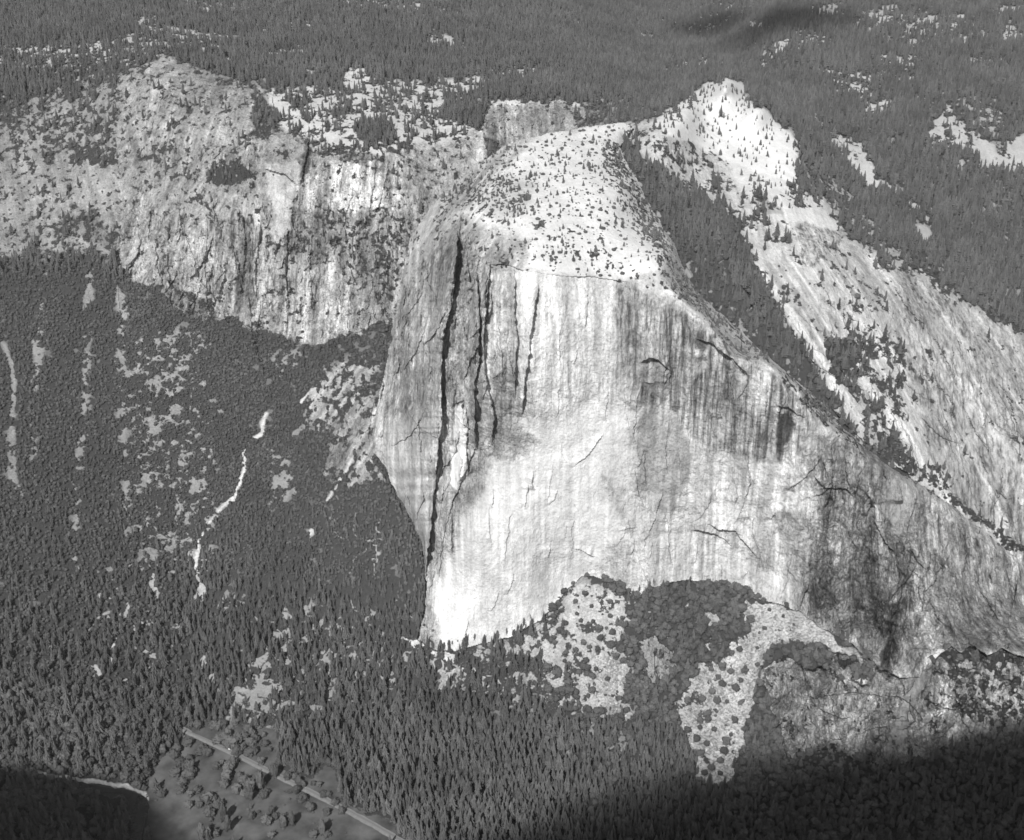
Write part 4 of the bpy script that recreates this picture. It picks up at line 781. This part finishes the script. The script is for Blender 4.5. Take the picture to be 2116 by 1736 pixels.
def gn_scatter(name,D,sel,srcs,label):
    n=int(sel.sum())
    if n==0: return
    me=bpy.data.meshes.new(name); me.vertices.add(n); me.vertices.foreach_set('co',D['p'][sel].astype(np.float32).ravel())
    for k,a in (('sc',np.stack([D['w'][sel],D['w'][sel],D['h'][sel]],1)),('ro',np.stack([(rnd.random(n)-.5)*.1,(rnd.random(n)-.5)*.1,D['r'][sel]],1))):
        A=me.attributes.new(k,'FLOAT_VECTOR','POINT'); A.data.foreach_set('vector',a.astype(np.float32).ravel())
    A=me.attributes.new('ix','INT','POINT'); A.data.foreach_set('value',rnd.integers(0,len(srcs),n).astype(np.int32))
    o=bpy.data.objects.new(name,me); col.objects.link(o)
    g=bpy.data.node_groups.new(name,'GeometryNodeTree'); g.interface.new_socket('Geometry',in_out='INPUT',socket_type='NodeSocketGeometry'); g.interface.new_socket('Geometry',in_out='OUTPUT',socket_type='NodeSocketGeometry')
    N=g.nodes; Lk=g.links.new; gi=N.new('NodeGroupInput'); go=N.new('NodeGroupOutput'); ip=N.new('GeometryNodeInstanceOnPoints'); jn=N.new('GeometryNodeJoinGeometry')
    for s_ in reversed(srcs):
        oi=N.new('GeometryNodeObjectInfo'); oi.inputs['Object'].default_value=s_; oi.inputs['As Instance'].default_value=False; oi.transform_space='ORIGINAL'
        gt=N.new('GeometryNodeGeometryToInstance'); Lk(oi.outputs['Geometry'],gt.inputs[0]); Lk(gt.outputs[0],jn.inputs[0])
    def at(nm,ty):
        a=N.new('GeometryNodeInputNamedAttribute'); a.data_type=ty; a.inputs['Name'].default_value=nm; return a.outputs['Attribute']
    Lk(gi.outputs[0],ip.inputs['Points']); Lk(jn.outputs[0],ip.inputs['Instance']); ip.inputs['Pick Instance'].default_value=True
    Lk(at('ix','INT'),ip.inputs['Instance Index']); Lk(at('sc','FLOAT_VECTOR'),ip.inputs['Scale'])
    er=N.new('FunctionNodeEulerToRotation'); Lk(at('ro','FLOAT_VECTOR'),er.inputs[0]); Lk(er.outputs[0],ip.inputs['Rotation'])
    Lk(ip.outputs[0],go.inputs[0]); md=o.modifiers.new('scatter','NODES'); md.node_group=g
    o['kind']='stuff'; o['label']=label
    return o
def proj(p):
    X=p[:,0]; Yc=p[:,1]*cp-(p[:,2]-H)*sp; Zc=p[:,1]*sp+(p[:,2]-H)*cp
    return CU+F*X/Yc, CV-F*Zc/Yc, Yc
def individuals(D,n,meshes,name,cat_,labf,trunk=None,must=None):
    u,v,d=proj(D['p']); sz=D['h']*D['w']/d/d*((u>4)&(u<2112)&(v>6)&(v<1732))
    if must is not None: sz=sz+must*(sz>0)*1e3
    ids=np.argsort(-sz)[:n]; ids=ids[sz[ids]>0]
    src=[]
    for c_,i in enumerate(ids):
        x,y,z=map(float,D['p'][i]); me=meshes[c_%len(meshes)]
        if trunk is None:
            o=bpy.data.objects.new(name,me); r_=o
        else:
            r_=bpy.data.objects.new(name,None); o=bpy.data.objects.new('crown',me); o.parent=r_; col.objects.link(o)
            t_=bpy.data.objects.new('trunk',trunk); t_.parent=r_; col.objects.link(t_)
        col.objects.link(r_); r_.location=(x,y,z-.3); r_.scale=(float(D['w'][i]),float(D['w'][i]),float(D['h'][i])); r_.rotation_euler=(0,0,float(D['r'][i]))
        lb,gr=labf(float(u[i]),float(v[i]),bool(must[i]) if must is not None else False); r_['category']=cat_; r_['label']=lb; r_['group']=gr
        if c_<len(meshes): src.append(o)
    rest=np.ones(len(D['h']),bool); rest[ids]=False
    return rest,src
def lab_con(u,v,m):
    if m: return 'tall dark conifer standing alone in the open meadow beside the road','lone conifers in the meadow'
    if u<900: return ('dark pointed conifer in the dense forest at the left edge above the river','conifers of the forest left of the meadow') if u<420 else ('dark pointed conifer in the forest close above the road and meadow','conifers above the road')
    return 'dark pointed conifer in the shaded forest below the talus at the bottom edge','conifers in the shaded forest'
def lab_oak(u,v,m):
    if m and u<1000:
        return ('rounded dark oak on the open meadow below the road','oaks on the lower meadow') if v>1514+(u-391)*.49 else ('rounded dark oak between the road and the forest edge','oaks above the road')
    if m: return ('rounded oak standing apart on the pale scree fan beside the dark wood','oaks on the right scree fan') if u>1400 else ('rounded oak on the pale rubble under the foot of the bright cliff','oaks on the rubble below the cliff')
    if u<1130: return 'rounded broadleaf tree in the forest on the left slope and valley floor','broadleaf trees of the left forest'
    if u<1560 and v<1500: return 'rounded oak in the dense dark wood under the cliff between two scree fans','oaks of the dense wood under the cliff'
    return 'rounded oak in the dark lower right corner among the broken buttresses','oaks among the lower right rocks'
def lab_pin(u,v,m):
    return ('small dark pine on the bare white second summit behind the dome','pines on the second summit') if (u>1330 and v<480) else ('small dark pine on the bare white dome above the cliff','pines on the white dome')
def lab_shr(u,v,m):
    if u>1130 and v>1180: return 'low dark shrub on the rock or rubble below the right half of the cliff','shrubs below the cliff'
    if u<1130 and v>700: return 'low dark shrub on the rocky slope left of the great cliff','shrubs on the left slope'
    if u<860 : return 'low dark shrub clinging to the recessed western cliffs','shrubs on the western cliffs'
    return 'low dark shrub on the bright dome or the slabs to its right','shrubs on the dome and slabs'
NI=300
rc,sc_=individuals(conf,NI,CON,'conifer_tree','conifer',lab_con,TRC,conf['m'])
ro_,so_=individuals(oaks,NI,OAK,'oak_tree','oak tree',lab_oak,TRO,oaks['m'])
rs_,ss_=individuals(shr,NI,SHR,'shrub','shrub',lab_shr)
rp_,sp2=individuals(pin,NI,PIN,'summit_pine','pine',lab_pin)
gn_scatter('conifer_forest',conf,rc,sc_,'dense dark conifer forest covering the valley floor, gullies and plateau')
gn_scatter('oak_woodland',oaks,ro_,so_,'dark broadleaf woodland on the slopes and talus')
gn_scatter('shrub_cover',shr,rs_,ss_,'scattered low scrub on ledges, slabs and rubble')
gn_scatter('summit_pine_cover',pin,rp_,sp2,'small scattered pines on the bare summit rock')
print('trees',time.time()-T0)

# ------------------------------------------------------------------ meadow, river, sand bank, road
def tag(o,label,cat_=None,group=None,kind=None):
    o['label']=label
    if cat_: o['category']=cat_
    if group: o['group']=group
    if kind: o['kind']=kind
    return o
M_MEAD=grey('meadow_grass',.092,var=2.6,scale=.022); M_WAT=grey('river_water',.02,rough=.25,var=.3,scale=.05,spec=.5)
M_ROAD=grey('worn_asphalt',.19,var=.25,scale=.2); M_SHO=grey('gravel_shoulder',.22,var=.9,scale=.15); M_LINE=grey('dark_seam',.13)
fine=paint(UG,VG,{'t':0},[('P',[(393,1506),(353,1552),(319,1593),(292,1634),(309,1651),(300,1780),(260,1900),(900,1900),(860,1780),(800,1700),(711,1655),(689,1587),(640,1600),(571,1584),(568,1507),(551,1500),(520,1507),(504,1499),(480,1510),(470,1490),(437,1496),(403,1492)],3,{'t':1})])['t']
m=mesh_from('meadow',x1,y1,z1+.25,fine>.5,{},M_MEAD); tag(m,'open grey meadow between the river, the road and the forest',kind='structure')
wu,wv=np.meshgrid(np.arange(60,330,.8),np.arange(1592,1800,.8)); wp=gpos(wu.ravel(),wv.ravel()).reshape(wu.shape+(3,))
m=mesh_from('river',wp[...,0],wp[...,1],wp[...,2]+.55,sdf(wu+fbm(wu/9,wv/9,0,2,5)*3,wv+fbm(wu/9,wv/9,4,2,6)*1.5,WATER)>0,{},M_WAT); tag(m,'dark river bending past a pale sand bank',kind='structure')
def strip(name,off,wid,lift,mat,lab,kind='structure',w2=None):
    L=np.array(ROAD,float); t_=np.linspace(0,1,200); dd=np.r_[0,np.cumsum(np.hypot(*np.diff(L,axis=0).T))]; dd/=dd[-1]
    c=gpos(np.interp(t_,dd,L[:,0]),np.interp(t_,dd,L[:,1])); c[:,2]=np.convolve(np.pad(c[:,2],6,'edge'),np.ones(13)/13,'valid')
    T=np.gradient(c,axis=0); T[:,2]=0; T/=np.linalg.norm(T,axis=1)[:,None]; Nn=np.stack([-T[:,1],T[:,0],0*T[:,0]],1)
    jit=fbm(t_*60,0*t_+lift*9,0*t_,3,3)*(w2 or 0); jit2=fbm(t_*60,0*t_+lift*9+5,0*t_,3,4)*(w2 or 0)
    A=c+Nn*(off+wid/2+jit)[:,None] if w2 else c+Nn*(off+wid/2); B2=c+Nn*(off-wid/2-jit2)[:,None] if w2 else c+Nn*(off-wid/2)
    V=np.concatenate([A,B2]); V[:,2]+=lift; n=len(c)
    me=pymesh(name,V,[(n+i,n+i+1,i+1,i) for i in range(n-1)],mat); o=bpy.data.objects.new(name,me); col.objects.link(o)
    if lab: tag(o,lab,kind=kind)
    return o,c,Nn,T
strip('road_shoulder',-1.2,15,.62,M_SHO,'pale gravel shoulders along the straight road',w2=1.8)
ro,RC,RN,RT=strip('road',1.2,7.5,.70,M_ROAD,'straight two lane road crossing the meadow')
ln,_,_,_=strip('road_seam',1.2,1.1,.74,M_LINE,None); ln.parent=ro; ln.name='centre_seam'
# cars on the road
M_WP=grey('white_paint',.8,rough=.3,spec=.5); M_DP=grey('dark_paint',.06,rough=.3,spec=.5); M_GL=grey('window_glass',.03,rough=.1,spec=.6); M_TY=grey('tyre_rubber',.03); M_MP=grey('mid_paint',.5,rough=.3,spec=.5)
def bxm(name,x0,x1,y0,y1,z0,z1,mat,parent,tx=0,ty=0):
    bm=bmesh.new(); v=[bm.verts.new((x,y,z)) for z,a,b in ((z0,0,0),(z1,tx,ty)) for x,y in ((x0+a,y0+b),(x1-a,y0+b),(x1-a,y1-b),(x0+a,y1-b))]
    for f in ((3,2,1,0),(4,5,6,7),(0,1,5,4),(1,2,6,5),(2,3,7,6),(3,0,4,7)): bm.faces.new([v[i] for i in f])
    bmesh.ops.bevel(bm,geom=list(bm.edges),offset=.08,segments=2,affect='EDGES')
    me=bpy.data.meshes.new(name); bm.to_mesh(me); bm.free(); me.materials.append(mat); o=bpy.data.objects.new(name,me); col.objects.link(o); o.parent=parent; return o
def car(u,v,paint_,label,van=False):
    g=gpos([u],[v])[0]; i=int(np.argmin(np.abs(RC[:,0]-g[0]))); r_=bpy.data.objects.new('parked_van' if van else 'car',None); col.objects.link(r_)
    p=RC[i]+RN[i]*(3.0 if van else 2.6); r_.location=(p[0],p[1],p[2]+.74); r_.rotation_euler=(0,0,math.atan2(RT[i,1],RT[i,0]))
    L,W,hh=(5.6,2.1,1.0) if van else (4.8,1.85,.62)
    bxm('body',-L/2,L/2,-W/2,W/2,.3,.3+hh,paint_,r_,.05,.05)
    bxm('cabin',-L*.42 if van else -L*.26,L*.3 if van else L*.22,-W*.45,W*.45,.3+hh-.02,2.3 if van else 1.45,paint_,r_,.35,.15)
    bxm('windscreen',L*.235 if van else L*.13,L*.29 if van else L*.2,-W*.4,W*.4,.35+hh,2.1 if van else 1.38,M_GL,r_,.02,.1)
    for sx in (-1,1):
        for sy in (-1,1):
            bm=bmesh.new(); bmesh.ops.create_cone(bm,cap_ends=True,segments=14,radius1=.36,radius2=.36,depth=.24)
            me=bpy.data.meshes.new('wheel'); bm.to_mesh(me); bm.free(); me.materials.append(M_TY); o=bpy.data.objects.new('wheel',me); col.objects.link(o); o.parent=r_; o.location=(sx*L*.31,sy*(W/2-.08),.36); o.rotation_euler=(R(90),0,0)
    tag(r_,label,'van' if van else 'car')
car(471,1549,M_WP,'bright white van on the road beside the dark oak clump',True)
car(465.5,1547,M_DP,'dark car just behind the bright white van')
car(554,1591,M_WP,'pale car on the road by the forest corner')
car(627,1631,M_MP,'light grey car on the road beside a round oak')
# dead trunks
M_DEAD=grey('bleached_wood',.7,var=.3,scale=.5)
def snag(u,v,h,tilt,az,mat,name,label,cat_):
    me=pymesh(name,*trunk_mesh(1,.03,3,5),mat); o=bpy.data.objects.new(name,me); col.objects.link(o); o.location=tuple(map(float,gpos([u],[v])[0])); o.scale=(h*.5,h*.5,h); o.rotation_euler=(tilt,0,az); tag(o,label,cat_)
snag(833,1541,27,.05,0,M_DEAD,'dead_tree','bleached white dead trunk standing in the dense lower forest','dead tree')
snag(604,1672,24,R(86),.5,M_BARK,'fallen_log','long dark fallen log lying on the meadow below the road','fallen log')
snag(475,1516,15,R(80),-.9,M_DEAD,'fallen_log','pale fallen trunk leaning into the oak clump above the road','fallen log')
# boulders on the scree
M_BOU=grey('pale_granite',.55,var=.5,scale=.5)
BM=[pymesh('boulder',*blob_mesh(s,2,.75,.5,0,0),M_BOU) for s in (41,42,43)]
k=0; rb=random.Random(5)
ZN=[([(1235,1350),(1300,1350),(1300,1495),(1245,1490)],'pale boulder on the left scree fan under the bright cliff','boulders on the left scree fan'),([(1440,1430),(1560,1380),(1545,1480),(1520,1600),(1440,1600),(1415,1500)],'pale boulder on the right scree fan beside the wooded spur','boulders on the right scree fan'),([(1200,1215),(1290,1240),(1260,1330),(1190,1280)],'pale boulder on the rubble just under the bright cliff','boulders under the bright cliff')]
while k<150:
    z_,lb,gr=ZN[k%3]; uu=rb.uniform(1190,1570); vv=rb.uniform(1210,1610)
    if sdf(np.array([uu]),np.array([vv]),z_)[0]<0: continue
    o=bpy.data.objects.new('boulder',BM[k%3]); col.objects.link(o); g=gpos([uu],[vv])[0]; s_=rb.uniform(1.8,4.2); o.location=tuple(map(float,g)); o.location.z-=.3; o.scale=(s_*1.3,s_,s_*.9); o.rotation_euler=(0,0,rb.uniform(0,6)); tag(o,lb,'boulder',gr); k+=1

# ------------------------------------------------------------------ land beyond the plateau
h_=np.linspace(-1,1,60); X9,Y9=np.meshgrid(h_*42000,np.linspace(7200,60000,50)); Z9=1230+fbm(X9/5000,Y9/5000,0,4,401)*260+(Y9-7200)*.012-160*(1-sst(Y9,7200,10000))
far_=mesh_from('distant_hills',X9,Y9,Z9,np.ones(X9.shape,bool),dict(tone=X9*0+.3,cov=X9*0+1,streak=X9*0,scree=X9*0,rug=X9*0),MT); tag(far_,'dark wooded hills stretching away behind the plateau',kind='structure')
for jj,sg,nm,lb_ in ((-1,1,'eastern_hills','wooded slopes and ridges continuing east of the granite cliff'),(0,-1,'western_hills','wooded slopes continuing west of the recessed cliffs')):
    rr=np.arange(0,x1.shape[0],4); sx=np.r_[-6,np.linspace(0,1,90)[1:]**1.7*9000]
    ex=x1[rr,jj][:,None]+sg*sx[None,:]; ey=y1[rr,jj][:,None]+0*ex; ez=z1[rr,jj][:,None]+fbm(ex/700,ey/500,0,5,431)*160*sst(sx,0,900)[None,:]-1
    c9=np.clip(.75+fbm(ex/140,ey/90,ez/90,4,433)*.9,0,1)
    eo=mesh_from(nm,ex,ey,ez,np.ones(ex.shape,bool),dict(tone=ex*0+.3,cov=c9,streak=ex*0+.3,scree=ex*0,rug=ex*0+.6),MT); tag(eo,lb_,kind='structure')
X9,Y9=np.meshgrid(h_*42000,np.linspace(-30000,1930,50)); Z9=np.where(Y9>600,-8,-8+sst(-Y9,-600,3000)*900)+fbm(X9/1800,Y9/1800,0,4,405)*sst(-Y9,-600,1500)*200
nr=mesh_from('valley_floor',X9,Y9,Z9,np.ones(X9.shape,bool),dict(tone=X9*0+.3,cov=X9*0+1,streak=X9*0,scree=X9*0,rug=X9*0),MT); tag(nr,'wooded valley floor continuing under the aircraft',kind='structure')

# ------------------------------------------------------------------ daylight
SAZ,SEL=R(17),R(43)     # the sun stands behind the aircraft and a little to the left
sd=np.array([-math.sin(SAZ)*math.cos(SEL),-math.cos(SAZ)*math.cos(SEL),math.sin(SEL)])
from mathutils import Vector
sun=bpy.data.lights.new('sun','SUN'); sun.energy=4.2; sun.angle=R(.5); sun.color=(1,.995,.985)
so=bpy.data.objects.new('sun',sun); col.objects.link(so); so.rotation_euler=Vector(sd).to_track_quat('Z','Y').to_euler(); so.location=(0,-500,3000)
w=bpy.data.worlds.new('World'); scene.world=w; w.use_nodes=True; t=w.node_tree; bg=t.nodes['Background']
sk=t.nodes.new('ShaderNodeTexSky'); sk.sky_type='NISHITA'; sk.sun_disc=False; sk.sun_elevation=SEL
sk.sun_rotation=math.atan2(sd[0],sd[1]); sk.altitude=2000
bw=t.nodes.new('ShaderNodeRGBToBW'); t.links.new(sk.outputs[0],bw.inputs[0]); t.links.new(bw.outputs[0],bg.inputs[0]); bg.inputs[1].default_value=.115
# clouds: they stand outside the picture and shade the ground
mc=bpy.data.materials.new('cloud_vapour'); mc.use_nodes=True; t=mc.node_tree; t.nodes.remove(t.nodes['Principled BSDF'])
pv=t.nodes.new('ShaderNodeVolumePrincipled'); pv.inputs['Color'].default_value=(.9,.9,.9,1); pv.inputs['Density'].default_value=.012; pv.inputs['Anisotropy'].default_value=.3
t.links.new(pv.outputs[0],t.nodes['Material Output'].inputs['Volume'])
MC=[mc]
def cloud(g,dist,size,rz,label,seed,dens=.012):
    mc=MC[0].copy(); mc.node_tree.nodes['Principled Volume'].inputs['Density'].default_value=dens
    # a lens of vapour that thins out towards a ragged edge, so its shade fades gradually
    bm=bmesh.new(); NR,NA=26,72; top=[];bot=[]
    for a in range(NR+1):
        for b in range(NA if a else 1):
            r_=a/NR; an=b*2*math.pi/NA; x_,y_=r_*math.cos(an),r_*math.sin(an)
            n_=float(fbm(x_*1.6+seed,y_*1.6,0,4,seed)); th=max((1-r_*r_),0)**1.7*(1+.55*n_)
            rr_=1+.10*float(fbm(math.cos(an)*1.5+seed,math.sin(an)*1.5,9,3,seed+2))
            v1=bm.verts.new((x_*rr_,y_*rr_,th*.6)); v2=bm.verts.new((x_*rr_,y_*rr_,-th*.4)) if a<NR else v1
            top.append(v1); bot.append(v2)
    I=lambda a,b: 0 if a==0 else 1+(a-1)*NA+b%NA
    for a in range(NR):
        for b in range(NA):
            for L_,fl in ((top,0),(bot,1)):
                q=[L_[I(a,b)],L_[I(a+1,b)],L_[I(a+1,b+1)]]+([L_[I(a,b+1)]] if a else [])
                if fl: q=q[::-1]
                bm.faces.new(q)
    me=bpy.data.meshes.new('cloud'); bm.to_mesh(me); bm.free(); me.materials.append(mc); o=bpy.data.objects.new('cloud',me); col.objects.link(o)
    o.location=tuple(np.array(g)+sd*dist); o.scale=size; o.rotation_euler=(0,0,rz); tag(o,label,'cloud')
cloud((900,1450,0),3800,(1750,900,260),R(13),'broad added cloud, unseen behind the aircraft, to darken the lower right corner',2,.09)  # made-up cloud out of view, added only to darken the lower right
g=gpos([1470],[62])[0]; cloud(g,1500,(230,330,80),0,'small cloud shading the far forest right of centre',3)
g=gpos([1625],[45])[0]; cloud(g,1500,(330,420,90),R(20),'longer cloud shading the far forest near the top edge',4)
g=gpos([-60],[1830])[0]; cloud(g,3900,(400,330,260),R(-20),'small added cloud, unseen behind the aircraft, to darken the river corner',5,.07)  # another invented blocker behind the camera, put in to darken the lower left

mh_=bpy.data.materials.new('thin_haze'); mh_.use_nodes=True; t=mh_.node_tree; t.nodes.remove(t.nodes['Principled BSDF'])
pv=t.nodes.new('ShaderNodeVolumePrincipled'); pv.inputs['Color'].default_value=(.95,.95,.95,1); pv.inputs['Density'].default_value=1.1e-5
t.links.new(pv.outputs[0],t.nodes['Material Output'].inputs['Volume'])
bm=bmesh.new(); bmesh.ops.create_cube(bm,size=1); me=bpy.data.meshes.new('haze'); bm.to_mesh(me); bm.free(); me.materials.append(mh_)
o=bpy.data.objects.new('haze',me); col.objects.link(o); o.location=(0,15000,1000-150); o.scale=(90000,96000,2300); o['kind']='stuff'; o['label']='thin even haze in the mountain air'
scene.view_settings.view_transform='Standard'; scene.view_settings.look='None'; scene.view_settings.exposure=EXPO; scene.view_settings.gamma=1

scene.cycles.filter_width=1.6
